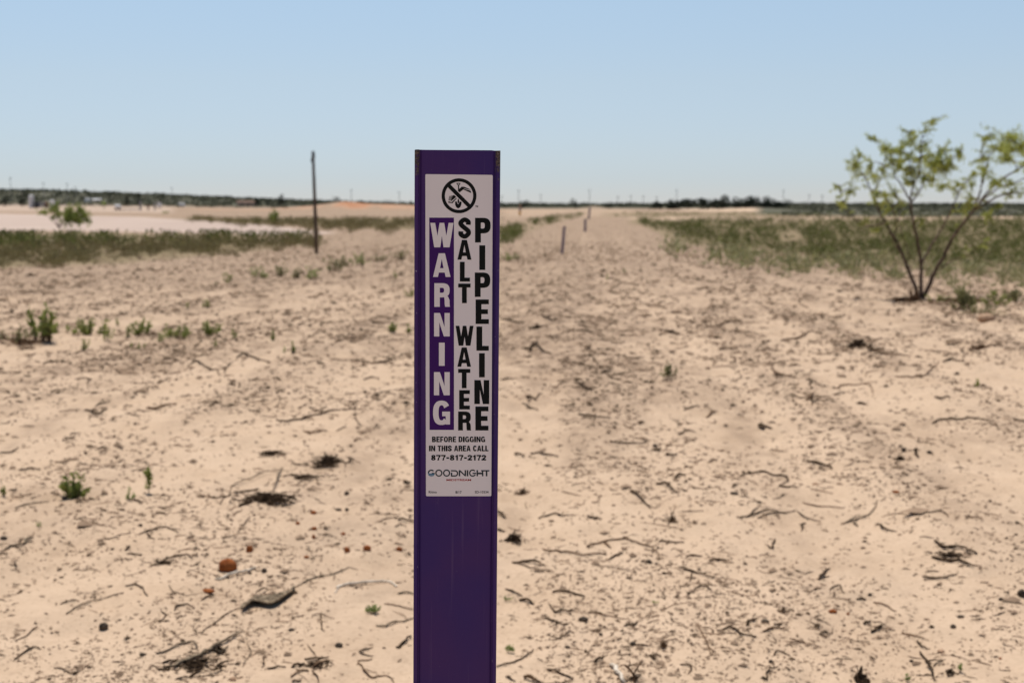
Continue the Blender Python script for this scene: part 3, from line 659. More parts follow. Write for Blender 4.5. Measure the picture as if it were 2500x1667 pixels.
# hair-thin utility poles against the sky
def far_pole(px, ytop, ybase_d, label, arm=True, wpx=1.1):
    p, mp = far(px, ybase_d); u_, v_ = project(p.x, p.y, p.z)
    h_ = (float(v_) - ytop) * mp
    r = empty('utility_pole', p, label, 'utility pole', 'utility poles along the horizon')
    m = MB(); m.tube([(0, 0, -1), (0, 0, h_ * .5), (0, 0, h_)], [wpx * .65 * mp, wpx * .55 * mp, wpx * .42 * mp], 6); m.build('shaft', M['far_pole'], r)
    if arm:
        m = MB(); m.box((0, -wpx * .6 * mp, h_ * .93), (7 * mp, .8 * mp, 1.0 * mp)); m.build('crossarm', M['far_pole'], r)
for px, yt, D_, lab in [(27, 432, 1500, 'thin pole rising above the left end of the horizon'), (107, 445, 1700, 'thin pole on the horizon above the row of small plant buildings'),
      (165, 447, 1500, 'thickest thin pole on the left horizon, above the small green tree'), (185, 456, 1900, 'short thin pole just right of the thickest one on the left horizon'),
      (420, 458, 1900, 'thin pole on the horizon left of the wooden pole, above the tan building'), (858, 462, 1800, 'thin pole on the horizon above the red earth bank'),
      (975, 468, 1800, 'thin pole on the horizon at the left edge of the foreground post'), (1225, 478, 1500, 'stub of a thin pole touching the right edge of the foreground post'),
      (1266, 464, 1400, 'tall thin pole directly above the yellow marker post'), (1320, 474, 1800, 'faint thin pole between the yellow marker and the end of the track'),
      (1439, 462, 1500, 'tall thin pole directly above the end of the sandy track'), (1508, 479, 1900, 'short faint pole just right of the end of the track'),
      (1540, 477, 1900, 'second short faint pole right of the end of the track'), (1570, 477, 1800, 'third short faint pole right of the end of the track'),
      (1603, 480, 1900, 'fourth short faint pole right of the end of the track'), (1652, 462, 1500, 'tall thin pole left of the dark tree clump on the right horizon'),
      (1912, 463, 1500, 'tall thin pole just left of the leaning mesquite crown'), (1975, 474, 1800, 'short faint pole behind the left fringe of the mesquite'), (2007, 476, 1800, 'faint pole seen through the left fringe of the mesquite')]:
    far_pole(px, yt, D_, lab)

# ------------------------------------------------------------------ far plant, buildings, banks of trees
def leafball(c, rx, ry, rz, n, size, seed=0, low=.0):
    r = np.random.default_rng(seed)
    k = 7; bc = r.normal(size=(k, 3)) * .42; br = r.uniform(.35, .65, k)
    idx = r.integers(0, k, n); d = r.normal(size=(n, 3)); d /= np.linalg.norm(d, axis=1, keepdims=True)
    p = bc[idx] + d * (br[idx] * r.uniform(.5, 1, n) ** .5)[:, None]
    p[:, 2] = np.maximum(p[:, 2], -1 + low)
    return leaves(np.array(c) + p * np.array([rx, ry, rz]), r.normal(size=(n, 3)), size * r.uniform(.6, 1.4, n), size * r.uniform(.4, .9, n))
def small_tree(name, label, cat, px, base_d, wpx, top_v, mt, n=260, group=None, trunk=True, seed=1, lift=.2):
    p, mp = far(px, base_d); u_, v_ = project(p.x, p.y, p.z); h_ = (float(v_) - top_v) * mp * (1.12 if px > 1590 else 1.1); w_ = wpx * mp * (1.3 if px > 1590 else 1.12)
    r = empty(name, p, label, cat, group)
    V, Fq = leafball((0, 0, h_ * (lift + (1 - lift) / 2)), w_ * .5, w_ * .5, h_ * (1 - lift) * .5, n, max(w_, h_) * .10, seed)
    link('crown', mesh_np('crown', V, Fq), mt, r)
    m = MB()
    for a in range(3): m.tube([(0, 0, -.1), (.05 * w_ * (a - 1), .03 * w_, h_ * .3), (.2 * w_ * (a - 1), .1 * w_ * (a - 1), h_ * .6)], [.05 * w_ * .5, .035 * w_ * .5, .015 * w_], 5)
    m.build('trunk', M['tree_bark'], r)
    return r
TG = 'dark trees and bushes far out on the plain'
for i, (px, D_, w_, top, lab, lift) in enumerate([
      (13, 900, 18, 476, 'round dark bush at the left edge of the photo on the far plain', .0), (54, 860, 25, 470, 'dark rounded tree just left of the white tank', .12),
      (311, 1050, 11, 478, 'small dark bush above the low pipe rail', .0), (338, 1050, 12, 476, 'small dark bush above the right end of the pipe rail', .0),
      (628, 1150, 14, 478, 'dark tree beside the pinkish building on the left horizon', .1), (687, 1150, 14, 478, 'dark tree on the horizon between the building and the wooden pole', .1),
      (823, 1150, 26, 484, 'largest dark tree clump behind the red earth bank', .05), (790, 1200, 18, 490, 'low dark tree left of the largest clump behind the earth bank', .0),
      (880, 1200, 26, 490, 'low dark tree right of the largest clump behind the earth bank', .0), (940, 1250, 22, 490, 'low dark tree behind the right end of the earth bank', .0), (1276, 1200, 24, 490, 'dark tree clump right of the yellow marker on the horizon', .0),
      (1405, 1150, 14, 489, 'small dark tree on the horizon beside the pale heap', .0), (1485, 1150, 20, 495, 'low dark tree just right of the end of the track', .0),
      (1606, 1100, 26, 492, 'leftmost dark tree of the clump on the right horizon', .0), (1680, 1080, 34, 489, 'dark tree second from left in the right horizon clump', .0), (1716, 1080, 30, 487, 'dark tree third from left in the right horizon clump', .0),
      (1765, 1060, 34, 484, 'broadest dark tree of the right horizon clump', .05), (1800, 1060, 28, 485, 'dark tree just right of the broadest one on the right horizon', .05), (1844, 1080, 24, 483, 'tallest peaked dark tree of the right horizon clump', .05),
      (1650, 1090, 40, 490, 'low dark tree filling the left half of the right horizon clump', .0), (1742, 1070, 34, 487, 'dark tree filling the middle of the right horizon clump', .0), (1822, 1070, 34, 487, 'dark tree at the foot of the tallest peaked one in the right horizon clump', .0), (1862, 1090, 30, 488, 'dark tree right of the tallest peaked one in the right horizon clump', .0),
      (1882, 1100, 30, 489, 'dark tree second from right in the right horizon clump', .0), (1915, 1100, 26, 490, 'rightmost dark tree of the right horizon clump', .0)]):
    small_tree('dark_tree', lab, 'tree', px, D_, w_, top, M['far_tree'], 620 if px > 1590 else 300, TG, seed=i + 3, lift=lift)
small_tree('bush', 'yellow green bush far off left of the pipe rail', 'bush', 254, 760, 16, 489, M['weed_pale'], 200, seed=71)
small_tree('bush', 'tiny green bush alone on the pale ground below the far buildings', 'bush', 406, 560, 15, 516, M['leaf_mid'], 200, seed=72, lift=0)

def block(parts, label, cat, name, px, D_):
    p, mp = far(px, D_); r = empty(name, p, label, cat)
    for pn, kind, a, mt in parts:
        m = MB()
        if kind == 'box': m.box((a[0] * mp, a[1] * mp, (a[2] + a[5] / 2) * mp), (a[3] * mp, a[4] * mp, a[5] * mp))
        elif kind == 'tank':
            R_, z0, h_ = a[2] * mp, a[3] * mp, a[4] * mp
            m.lathe((a[0] * mp, a[1] * mp, z0), [(R_ * .98, 0), (R_, h_ * .02), (R_, h_ * .92), (R_ * .85, h_ * .97), (R_ * .2, h_)], 20)
        elif kind == 'drum':
            m.lathe((0, 0, 0), [(a[3] * .7 * mp, -a[4] / 2 * mp), (a[3] * mp, -a[4] * .42 * mp), (a[3] * mp, a[4] * .42 * mp), (a[3] * .7 * mp, a[4] / 2 * mp)], 16)
            m.v = [(z + a[0] * mp, y + a[1] * mp, x + a[2] * mp) for x, y, z in m.v]
        elif kind == 'roof':
            x, y, z, lx, ly, hz = [q * mp for q in a]
            m.add([(x - lx / 2, y - ly / 2, z), (x + lx / 2, y - ly / 2, z), (x + lx / 2, y + ly / 2, z), (x - lx / 2, y + ly / 2, z), (x - lx / 2, y, z + hz), (x + lx / 2, y, z + hz)],
                  [(0, 1, 5, 4), (2, 3, 4, 5), (0, 4, 3), (1, 2, 5), (0, 3, 2, 1)])
        elif kind == 'pipe': m.tube([Vector(q_) * mp for q_ in a[0]], [a[1] * mp] * len(a[0]), 8)
        m.build(pn, M[mt], r)
    return r
block([('shell', 'tank', (0, 0, 6.2, 1, 30), 'metal_white'), ('skirt', 'tank', (0, 0, 6.8, -2, 3), 'rust'), ('ladder', 'box', (4.2, -6, 0, 1.4, 1.2, 28), 'metal_grey')], 'tallest white tank at the far left plant, beside the dark rounded tree', 'tank', 'white_tank', 77, 800)
block([('housing', 'box', (0, 0, 2, 10, 9, 13), 'metal_dark'), ('base', 'box', (0, 0, -1, 12, 10, 3), 'rust'), ('stack', 'pipe', ([(2, 0, 14), (2, 0, 18)], .9), 'metal_dark')], 'dark equipment housing just right of the tallest white tank', 'equipment', 'equipment_housing', 90, 800)
block([('housing', 'box', (-4, 0, 3, 12, 9, 11), 'metal_grey'), ('cabin', 'box', (6, 0, 0, 7, 8, 13), 'rust'), ('roof', 'roof', (6, 0, 13, 8.5, 9, 2.5), 'rust'), ('skid', 'box', (-1, 0, -1, 24, 10, 2.5), 'metal_dark')], 'grey and brown machine shed between the two white tanks', 'shed', 'machine_shed', 108, 800)
block([('shell', 'tank', (0, 0, 6, 2, 17), 'metal_white'), ('skirt', 'tank', (0, 0, 6.6, -2, 4.2), 'metal_grey')], 'shorter white tank at the right end of the far left plant', 'tank', 'white_tank', 127, 800)
block([('drum', 'drum', (0, 0, 9, 4.6, 14), 'metal_white'), ('saddle', 'box', (-4, 0, 2, 2, 6, 4), 'metal_dark'), ('saddle', 'box', (4, 0, 2, 2, 6, 4), 'metal_dark'), ('skid', 'box', (0, 0, -1, 17, 8, 3.2), 'metal_dark')], 'small white drum on a dark skid at the left end of the pipe rail', 'tank', 'white_drum', 288, 700)
block([('rail', 'pipe', ([(-24, 0, 2.5), (24, 0, 2.0)], 1.0), 'metal_grey'), ('support', 'box', (-16, 0, -1, 1.6, 1.6, 3), 'metal_dark'), ('support', 'box', (0, 0, -1, 1.6, 1.6, 3), 'metal_dark'), ('upright', 'box', (24, 0, -1, 4.2, 3, 24), 'metal_grey')], 'low grey pipe rail ending in an upright on the far pale ground', 'pipe', 'pipe_rail', 319, 700)
block([('cabinet', 'box', (0, 0, 5, 9, 6, 11), 'metal_white'), ('post', 'box', (-3, 0, -1, 1.4, 1.4, 6.3), 'metal_dark'), ('post', 'box', (3, 0, -1, 1.4, 1.4, 6.3), 'metal_dark')], 'white cabinet on two posts right of the pipe rail', 'cabinet', 'white_cabinet', 389, 800)
block([('shaft', 'box', (0, 0, -1, 3.0, 2.5, 14), 'rust'), ('cap', 'box', (0, 0, 13, 4.2, 3.6, 2), 'rust')], 'short rust brown post right of the pipe rail', 'post', 'rusty_post', 362, 700)
block([('shaft', 'box', (0, 0, -1, 3.4, 2.5, 17), 'metal_grey'), ('cap', 'box', (0, 0, 16, 5, 4, 2), 'metal_grey')], 'short grey post below the white cabinet', 'post', 'grey_post', 378, 720)
block([('wall', 'box', (0, 0, 0, 13, 9, 7), 'metal_white'), ('roof', 'roof', (0, 0, 7, 14, 10, 3), 'metal_grey')], 'white building on the left horizon above the pale pad', 'building', 'white_building', 215, 1500)
block([('wall', 'box', (0, 0, 0, 20, 9, 6), 'wall_tan'), ('roof', 'roof', (0, 0, 6, 21, 10, 2.5), 'metal_white')], 'low tan building just right of the white building on the horizon', 'building', 'tan_building', 237, 1500)
block([('wall', 'box', (0, 0, 0, 14, 8, 7), 'metal_white'), ('roof', 'roof', (0, 0, 7, 15, 9, 3), 'metal_grey')], 'small white shed on the far plain right of the white cabinet', 'shed', 'white_shed', 444, 1100)
block([('wall', 'box', (0, 0, 0, 44, 14, 11), 'wall_tan'), ('roof', 'roof', (0, 0, 11, 46, 16, 4), 'rust'), ('door', 'box', (6, -7.3, 0, 5, .8, 8), 'rust'), ('window', 'box', (-10, -7.3, 4, 6, .8, 4), 'metal_dark')], 'long pinkish building with brown roof on the left horizon', 'building', 'pink_building', 602, 1250)

# far brush that reads as one mass
def far_brush(name, label, u0, u1, d0, d1, n, hpx, mt):
    D_ = np.exp(rng.uniform(np.log(d0), np.log(d1), n)); U = rng.uniform(u0, u1, n)
    x = (U - 1250) / F * D_ * CP; z = H(x, D_)
    mp = D_ / F; parts = []
    k = 9
    cen = np.stack([x, D_, z], -1)[:, None, :] + rng.normal(size=(n, k, 3)) * np.array([1.2, 1.2, .0]) * (mp * hpx)[:, None, None]
    hh = (rng.uniform(.05, 1, (n, k)) * hpx * (.5 + rng.random((n, 1))) * mp[:, None])
    cen[..., 2] += hh
    V, Fq = leaves(cen.reshape(-1, 3), rng.normal(size=(n * k, 3)) * np.array([1, 1, .5]), np.repeat(mp * hpx, k) * 1.3 * rng.uniform(.5, 1.3, n * k), np.repeat(mp * hpx, k) * .8 * rng.uniform(.5, 1.3, n * k))
    o = link(name, mesh_np(name, V, Fq), mt)
    return tag(o, label, 'scrub', kind='stuff')
far_brush('far_scrub', 'continuous dark scrub along the whole horizon', -700, 3300, 1400, 4200, 6500, 5.0, M['far_scrub'])
far_brush('far_scrub', 'olive scrub strip below the right horizon behind the mesquite', 1900, 3300, 420, 1300, 1500, 4.0, M['far_scrub'])
far_brush('far_scrub', 'low olive scrub flecks at the foot of the left horizon rise', -600, 700, 1050, 1500, 500, 4, M['far_scrub'])

# ------------------------------------------------------------------ bands of low scrub in the middle distance
def scrub(name, label, top, bot, n, hpx, mt, k=34, sparse=.0, seed=1, wid=.75, dens=None):
    tu, tv = zip(*top); bu, bv = zip(*bot)
    U = rng.uniform(min(tu), max(tu), n * 5); T = np.interp(U, tu, tv); B = np.interp(U, bu, bv)
    wv = fbm(U / 45, U * 0 + seed, 7, 4) - .5; B = B + wv * np.minimum(34, (B - T) * 1.2)
    V_ = T + (B - T) * np.where(rng.random(n * 5) < .6, rng.random(n * 5), rng.beta(1.7, 1.7, n * 5))
    x, y, z = at(U, V_, False)
    keep = (B > T + .5) & (fbm(x / (.009 * y + .15), y / (.03 * y + .2), 90 + seed, 3) > sparse) & (rng.random(n * 5) < (B - T) / max(1, (B - T).max()) + .05)
    x, y, z, U = x[keep][:n], y[keep][:n], z[keep][:n], U[keep][:n]
    n = len(x); mp = (y * CP + 3 * SP) / F
    h_ = hpx * mp * rng.lognormal(0, .35, n)
    h_ = np.clip(h_, .12, 1.3)
    cen = np.zeros((n, k, 3)); r1 = rng.normal(size=(n, k)) * wid * .6; r2 = rng.normal(size=(n, k)) * wid * .6; zz = rng.random((n, k)) ** .8
    cen[..., 0] = x[:, None] + r1 * h_[:, None] * (.4 + zz); cen[..., 1] = y[:, None] + r2 * h_[:, None] * (.4 + zz)
    cen[..., 2] = HF(cen[..., 0], cen[..., 1]) + zz * h_[:, None]
    d = np.stack([r1, r2, np.full_like(r1, .9)], -1) + rng.normal(size=(n, k, 3)) * .45
    L_ = np.repeat(h_, k) * rng.uniform(.18, .42, n * k); W_ = L_ * rng.uniform(.25, .6, n * k)
    Vv, Fq = leaves(cen.reshape(-1, 3), d.reshape(-1, 3), L_, W_)
    o = link(name, mesh_np(name, Vv, Fq), mt)
    return tag(o, label, 'scrub', kind='stuff')
scrub('scrub', 'dense brownish green scrub band across the left middle ground', [(-500, 582), (0, 600), (250, 596), (400, 594), (780, 592)], [(-500, 680), (0, 655), (200, 645), (400, 630), (620, 618), (780, 606)], 2200, 15, M['scrub'], 28, .33)
scrub('scrub', 'taller green tops along the back of the left scrub band', [(-400, 585), (0, 590), (400, 588), (760, 588)], [(-400, 606), (0, 612), (400, 602), (760, 594)], 230, 26, M['scrub_green'], 40, .48, 2)
scrub('scrub', 'thin olive scrub strip behind the wooden pole', [(450, 536), (600, 540), (800, 538), (1200, 540)], [(450, 542), (650, 556), (800, 566), (1010, 566), (1200, 560)], 1100, 12, M['scrub'], 20, .3, 3)
scrub('scrub', 'wide green scrub expanse on the right middle ground', [(1560, 540), (1700, 542), (2500, 538), (3200, 538)], [(1560, 552), (1700, 600), (2000, 640), (2500, 660), (3200, 690)], 5200, 12.5, M['scrub_green'], 26, .24, 4)
scrub('scrub', 'sparse grey green tufts along the near edge of the right scrub', [(1640, 600), (1900, 640), (2500, 660), (3200, 690)], [(1640, 625), (1900, 678), (2500, 705), (3200, 750)], 420, 26, M['weed_grey'], 34, .48, 5)
scrub('scrub', 'narrow scrub strip beyond the right pale sand strip', [(1500, 522), (2000, 520), (3200, 518)], [(1500, 530), (2000, 530), (3200, 530)], 800, 6, M['scrub_green'], 16, .3, 6)
scrub('scrub', 'scattered scrub beside the track just right of the foreground post', [(1180, 570), (1340, 535), (1420, 522)], [(1180, 620), (1340, 552), (1420, 530)], 150, 15, M['scrub_green'], 26, .42, 7)

# ------------------------------------------------------------------ leafy plants one can count
def plant(label, px, py, wpx, hpx, mt='weed', n=70, name='weed', cat='plant', stems=5, lsize=.27, group=None, seed=None, spread=1.0, dry=False):
    r = np.random.default_rng(seed if seed is not None else int(px * 7 + py * 13))
    if name == 'weed' and 24 < hpx < 55: hpx *= .82; wpx *= 1.3
    b = P(px, py); mp = depth(b) / F; w_, h_ = wpx * mp, hpx * mp
    root = empty(name, b, label, cat, group)
    ms = MB(); V = []; Fq = []; nb = 0
    tips = []
    stems = int(stems * 1.8) + (stems > 2)
    for s in range(stems):
        a = r.uniform(0, 6.28); q_ = r.uniform(.08, .52) * w_ * spread; hs = h_ * r.uniform(.30, .95)
        if s == 0: hs = h_; q_ *= .4
        p0 = Vector((math.cos(a) * q_ * .55 + r.normal() * .06 * w_, math.sin(a) * q_ * .5 + r.normal() * .06 * w_, -.01)); p2 = Vector((math.cos(a) * q_, math.sin(a) * q_ * .8, hs)); p1 = p0.lerp(p2, .5) + Vector((math.cos(a), math.sin(a), 0)) * q_ * -.12
        cv = catmull([p0, p1, p2], 4); ms.tube(cv, list(np.linspace(.022, .008, len(cv)) * max(h_, w_ * .6)), 5); tips.append(cv)
    ms.build('stems', M['twig_grey' if dry else 'twig_brown'], root)
    cen, dr = [], []
    n = int(n * 3.4)
    for i in range(n):
        cv = tips[r.integers(0, stems)]; t = r.uniform(.15, 1) ** .6; p = cv[min(int(t * (len(cv) - 1) + .5), len(cv) - 1)]
        o_ = r.normal(size=3) * np.array([.055, .055, .06]) * max(h_, .5 * w_); cen.append(np.array(p) + o_)
        dr.append(o_ / (np.linalg.norm(o_) + 1e-6) + np.array([0, 0, .9]))
    cen = np.array(cen); cen[:, 2] = np.maximum(cen[:, 2], .01)
    L_ = h_ * lsize * .68 * r.uniform(.6, 1.25, n) + .004; W_ = L_ * r.uniform(.4, .75, n)
    Vv, Fc = leaves(cen, np.array(dr), L_, W_)
    link('leaves', mesh_np('leaves', Vv, Fc), M[mt], root)
    return root
GP = 'low green plants on the sand'
for a in [
    ('large straggly plant with a tall leafy shoot, second from the left edge', 106, 832, 100, 82, 'weed', 80, 9), ('dry grey twiggy plant at the left edge beside the tall leafy shoot', 40, 835, 95, 48, 'weed_grey', 40, 9),
    ('broad low green plant right of the tall leafy shoot', 215, 818, 98, 48, 'weed', 130, 9), ('small pale green sprig in front of the broad low plant', 206, 856, 22, 36, 'weed', 34, 3), ('small green sprig at the right foot of the broad low plant', 262, 832, 28, 34, 'weed', 36, 3),
    ('single narrow shoot standing right behind the broad low plant', 286, 795, 10, 26, 'weed', 20, 2), ('bushy green plant in the middle of the left row', 342, 818, 62, 46, 'weed', 110, 7), ('narrow leafy sprig touching the left of the bushy middle plant', 310, 822, 16, 32, 'weed', 24, 2),
    ('tiny two tufted sprig below the bushy middle plant', 343, 853, 26, 18, 'weed', 26, 3), ('tiny dark green sprig left of the two tufted one', 320, 852, 12, 16, 'weed', 16, 2), ('wide low green plant between the bushy middle plant and the round one', 432, 826, 74, 40, 'weed', 110, 8),
    ('yellowish green sprig at the left end of the wide low plant', 392, 836, 26, 24, 'weed_pale', 30, 3), ('round dense green plant at the right end of the left row', 512, 820, 52, 42, 'weed', 110, 7), ('small two pronged sprig below the round dense plant', 526, 848, 22, 18, 'weed', 24, 3),
    ('narrow sprig right of the round dense plant', 572, 828, 14, 28, 'weed', 24, 2), ('forked green sprig with a dark twig at its foot', 669, 832, 24, 30, 'weed', 36, 3), ('narrow olive sprig right of the forked green one', 717, 862, 16, 32, 'weed', 30, 2), ('faint pale sprig at the left of the narrow olive one', 695, 862, 14, 16, 'weed_pale', 16, 2),
    ('small dark green plant up slope of the left row, beside a dead twig', 503, 752, 36, 26, 'weed', 50, 4), ('tiny green sprig left of the small dark plant up slope', 460, 754, 16, 18, 'weed', 22, 2),
    ('rounded green plant left of the foreground post', 956, 812, 36, 32, 'weed', 70, 6), ('green plant touching the left edge of the foreground post', 997, 814, 22, 24, 'weed', 40, 4), ('green plant higher up against the left edge of the post', 1001, 727, 30, 26, 'weed', 50, 4),
    ('upright olive sprig alone in the left middle ground', 555, 692, 18, 32, 'weed', 34, 3), ('tiny grey sprig left of the upright olive one', 528, 698, 14, 12, 'weed_grey', 14, 2), ('small upright sprig up slope near the foreground post', 965, 682, 12, 20, 'weed', 20, 2),
    ('leafy plant with reddish foot on the near left sand', 184, 1216, 78, 68, 'weed', 90, 7), ('spindly green seedling right of the leafy plant with reddish foot', 368, 1204, 26, 58, 'weed', 26, 1), ('thin yellowish seedling between the leafy plant and the spindly one', 315, 1222, 18, 40, 'weed_pale', 18, 2),
    ('small green sprig at the left edge of the near sand', 11, 1212, 16, 24, 'weed', 22, 2), ('pale three leaved seedling below the leafy plant', 99, 1288, 20, 17, 'weed_pale', 12, 3), ('bright grass tuft left of the foreground post', 910, 1496, 36, 26, 'weed_pale', 90, 14),
    ('dry green plant with a dark twig on the right sand', 1630, 926, 46, 50, 'weed_grey', 34, 5), ('bright green sprig near the right edge of the sand', 2386, 946, 18, 26, 'weed', 26, 2), ('tiny bright sprig in the middle of the track', 1483, 684, 14, 16, 'weed', 20, 2),
    ('small low sprig in the track right of the tiny bright one', 1525, 668, 20, 14, 'weed_grey', 24, 3), ('pale sprig at the lower right of the foreground post', 1246, 1594, 24, 24, 'weed_pale', 26, 4), ('tiny pale sprig beside the right edge of the post', 1238, 1468, 28, 14, 'weed_pale', 20, 4),
    ('tiny sprig at the bottom edge, right of the dark stub', 2215, 1664, 14, 22, 'weed_pale', 24, 4), ('tiny sprig near the bottom right beside a forked twig', 2345, 1640, 12, 22, 'weed_pale', 18, 3), ('low sprig on the right sand below the pale twig', 1597, 1476, 24, 12, 'weed_pale', 18, 4),
    ('dark green shrub at the right foot of the mesquite', 2290, 738, 50, 28, 'weed', 60, 5), ('olive shrub right of the mesquite foot', 2352, 756, 66, 56, 'weed_grey', 110, 7), ('green shrub second right of the mesquite foot', 2425, 746, 62, 44, 'weed', 80, 6), ('green shrub at the right edge beside the mesquite', 2480, 740, 64, 44, 'weed_grey', 90, 6), ('dark low shrub in front of the right mesquite shrubs', 2395, 768, 96, 34, 'weed_grey', 90, 7), ('reddish brown tuft at the left foot of the mesquite', 2226, 736, 34, 40, 'twig_brown', 50, 5)]:
    plant(a[0], a[1], a[2], a[3], a[4], a[5], a[6], stems=a[7], group=GP)
for i, (px, py, w_, h_, lab) in enumerate([(635, 680, 44, 40, 'leftmost grey green weed in the row left of the post'), (690, 676, 40, 42, 'second grey green weed in the row, under the wooden pole'), (722, 680, 30, 36, 'third grey green weed in the row left of the post'),
      (762, 682, 36, 40, 'fourth grey green weed in the row, right of the wooden pole foot'), (815, 664, 44, 44, 'fifth and bushiest grey green weed in the row'), (838, 652, 36, 36, 'weed just behind the bushiest grey green one'), (880, 650, 52, 40, 'olive weed in the row nearer the post'), (925, 640, 44, 30, 'olive weed second from the post in the row'), (975, 636, 46, 34, 'olive weed in the row touching the post edge'),
      (1240, 640, 44, 24, 'low green weed just right of the foreground post'), (1265, 634, 30, 18, 'small weed right of the low green one by the post')]):
    plant(lab, px, py, w_, h_, 'weed_grey' if i % 3 else 'weed_pale', 34, group='grey green weeds in a row left of the post' if i < 9 else GP, stems=7)
plant('green bush standing out of the scrub strip left of the wooden pole', 672, 549, 40, 38, 'leaf_mid', 170, 'bush', 'bush', 7, .16)
plant('low olive bush at the left of the green one in the scrub strip', 628, 549, 40, 22, 'scrub_green', 90, 'bush', 'bush', 6, .18)

# ------------------------------------------------------------------ the mesquite on the right and the small tree on the left
def branchy(name, label, base, ref, stems, clusters, mt, nleaf, leafpx, group=None, dspread=.9, sub=True):
    """Stems and leaf clusters drawn from their outline, each with its own depth so the crown is round."""
    ox, oy, sc_ = ref
    b = P(*base); mp = depth(b) / F
    root = empty(name, b, label, 'tree', group)
    rr = random.Random(5)
    px = lambda p: (ox + p[0] / sc_, oy + p[1] / sc_)
    def loc(p, dy):
        u_, v_ = px(p); w_ = onplane(u_, v_, b.y + dy); return w_ - b
    m = MB(); ends = []
    for pts, r0, r1, d0, d1 in stems:
        n = len(pts); P3 = [loc(p, d0 + (d1 - d0) * i / (n - 1)) for i, p in enumerate(pts)]
        cv = catmull(P3, 5); cv = [c_ + Vector((rr.gauss(0, .006), rr.gauss(0, .006), rr.gauss(0, .004))) for c_ in cv]
        m.tube(cv, [(r0 + (r1 - r0) * (i / (len(cv) - 1)) ** .6) * .88 * mp / sc_ for i in range(len(cv))], 8, 1, .08); ends.append(cv)
    allp = [c_ for cv in ends for c_ in cv[len(cv) // 3:]]
    V = []; nv = 0; cs = []; ds = []; Ls = []
    for cx, cy, s in clusters:
        u_ = px((cx, cy)); nr = min(allp, key=lambda q_: (loc((cx, cy), q_.y) - q_).length)
        dy = nr.y + rr.gauss(0, .16); c_ = loc((cx, cy), dy); R_ = s * mp / sc_ * (1.25 if sc_ < 5 else 1)
        mid = nr.lerp(c_, .5) + Vector((rr.gauss(0, .03), rr.gauss(0, .03), .04))
        m.tube(catmull([nr, mid, c_ + Vector((0, 0, R_ * .2))], 3), list(np.linspace(4.5, 1.6, 7) * mp / sc_), 5)
        for t in range(max(5, int(s / 6.5))):
            e = c_ + Vector((rr.gauss(0, R_ * .72), rr.gauss(0, R_ * .8), rr.gauss(0, R_ * .58)))
            m.tube([c_, c_.lerp(e, .5) + Vector((0, 0, .02)), e], [1.9 * mp / sc_, 1.5 * mp / sc_, .9 * mp / sc_], 4)
            for k in range(int(nleaf * (s / 50) ** 1.1)):
                f = rr.uniform(.1, 1.2); q_ = c_.lerp(e, f) + Vector((rr.gauss(0, R_ * .15), rr.gauss(0, R_ * .15), rr.gauss(0, R_ * .13) - R_ * .04))
                cs.append(q_); ds.append((rr.gauss(0, .7), rr.gauss(0, .7), -.9 + rr.gauss(0, .5))); Ls.append(leafpx * mp / sc_ * rr.uniform(.6, 1.5))
    if sub:
        for cv in ends:
            for k in range(len(cv) // 3, len(cv)):
                if rr.random() < .55: continue
                p0 = cv[k]; tz = (cv[min(k + 1, len(cv) - 1)] - cv[k - 1]).normalized(); Lb = rr.uniform(38, 105) * mp / sc_
                dv = (tz * .8 + Vector((rr.gauss(0, .75), rr.gauss(0, .75), rr.gauss(.15, .55)))).normalized()
                p1 = p0 + dv * Lb * .55; p2 = p0 + dv * Lb + Vector((0, 0, -.10 * Lb))
                tw = catmull([p0, p1, p2], 3); m.tube(tw, list(np.linspace(2.6, 1.0, len(tw)) * mp / sc_), 4)
                f_ = min(1, k / len(cv) * 1.5 - .25)
                for q_ in range(int(44 * max(.15, f_))):
                    t_ = rr.uniform(.25, 1.08); q3 = p0.lerp(p2, t_) + Vector((rr.gauss(0, .09), rr.gauss(0, .09), rr.gauss(-.03, .07))) * Lb * 1.3
                    cs.append(q3); ds.append((rr.gauss(0, .7), rr.gauss(0, .7), -.9 + rr.gauss(0, .5))); Ls.append(leafpx * mp / sc_ * rr.uniform(.5, 1.2))
    m.build('trunk', M['tree_bark'], root, True)
    Ls = np.array(Ls)
    Vv, Fq = leaves(np.array([c_[:] for c_ in cs]), np.array(ds), Ls, Ls * rng.uniform(.13, .28, len(Ls)))
    link('crown', mesh_np('crown', Vv, Fq), mt, root)
    return root
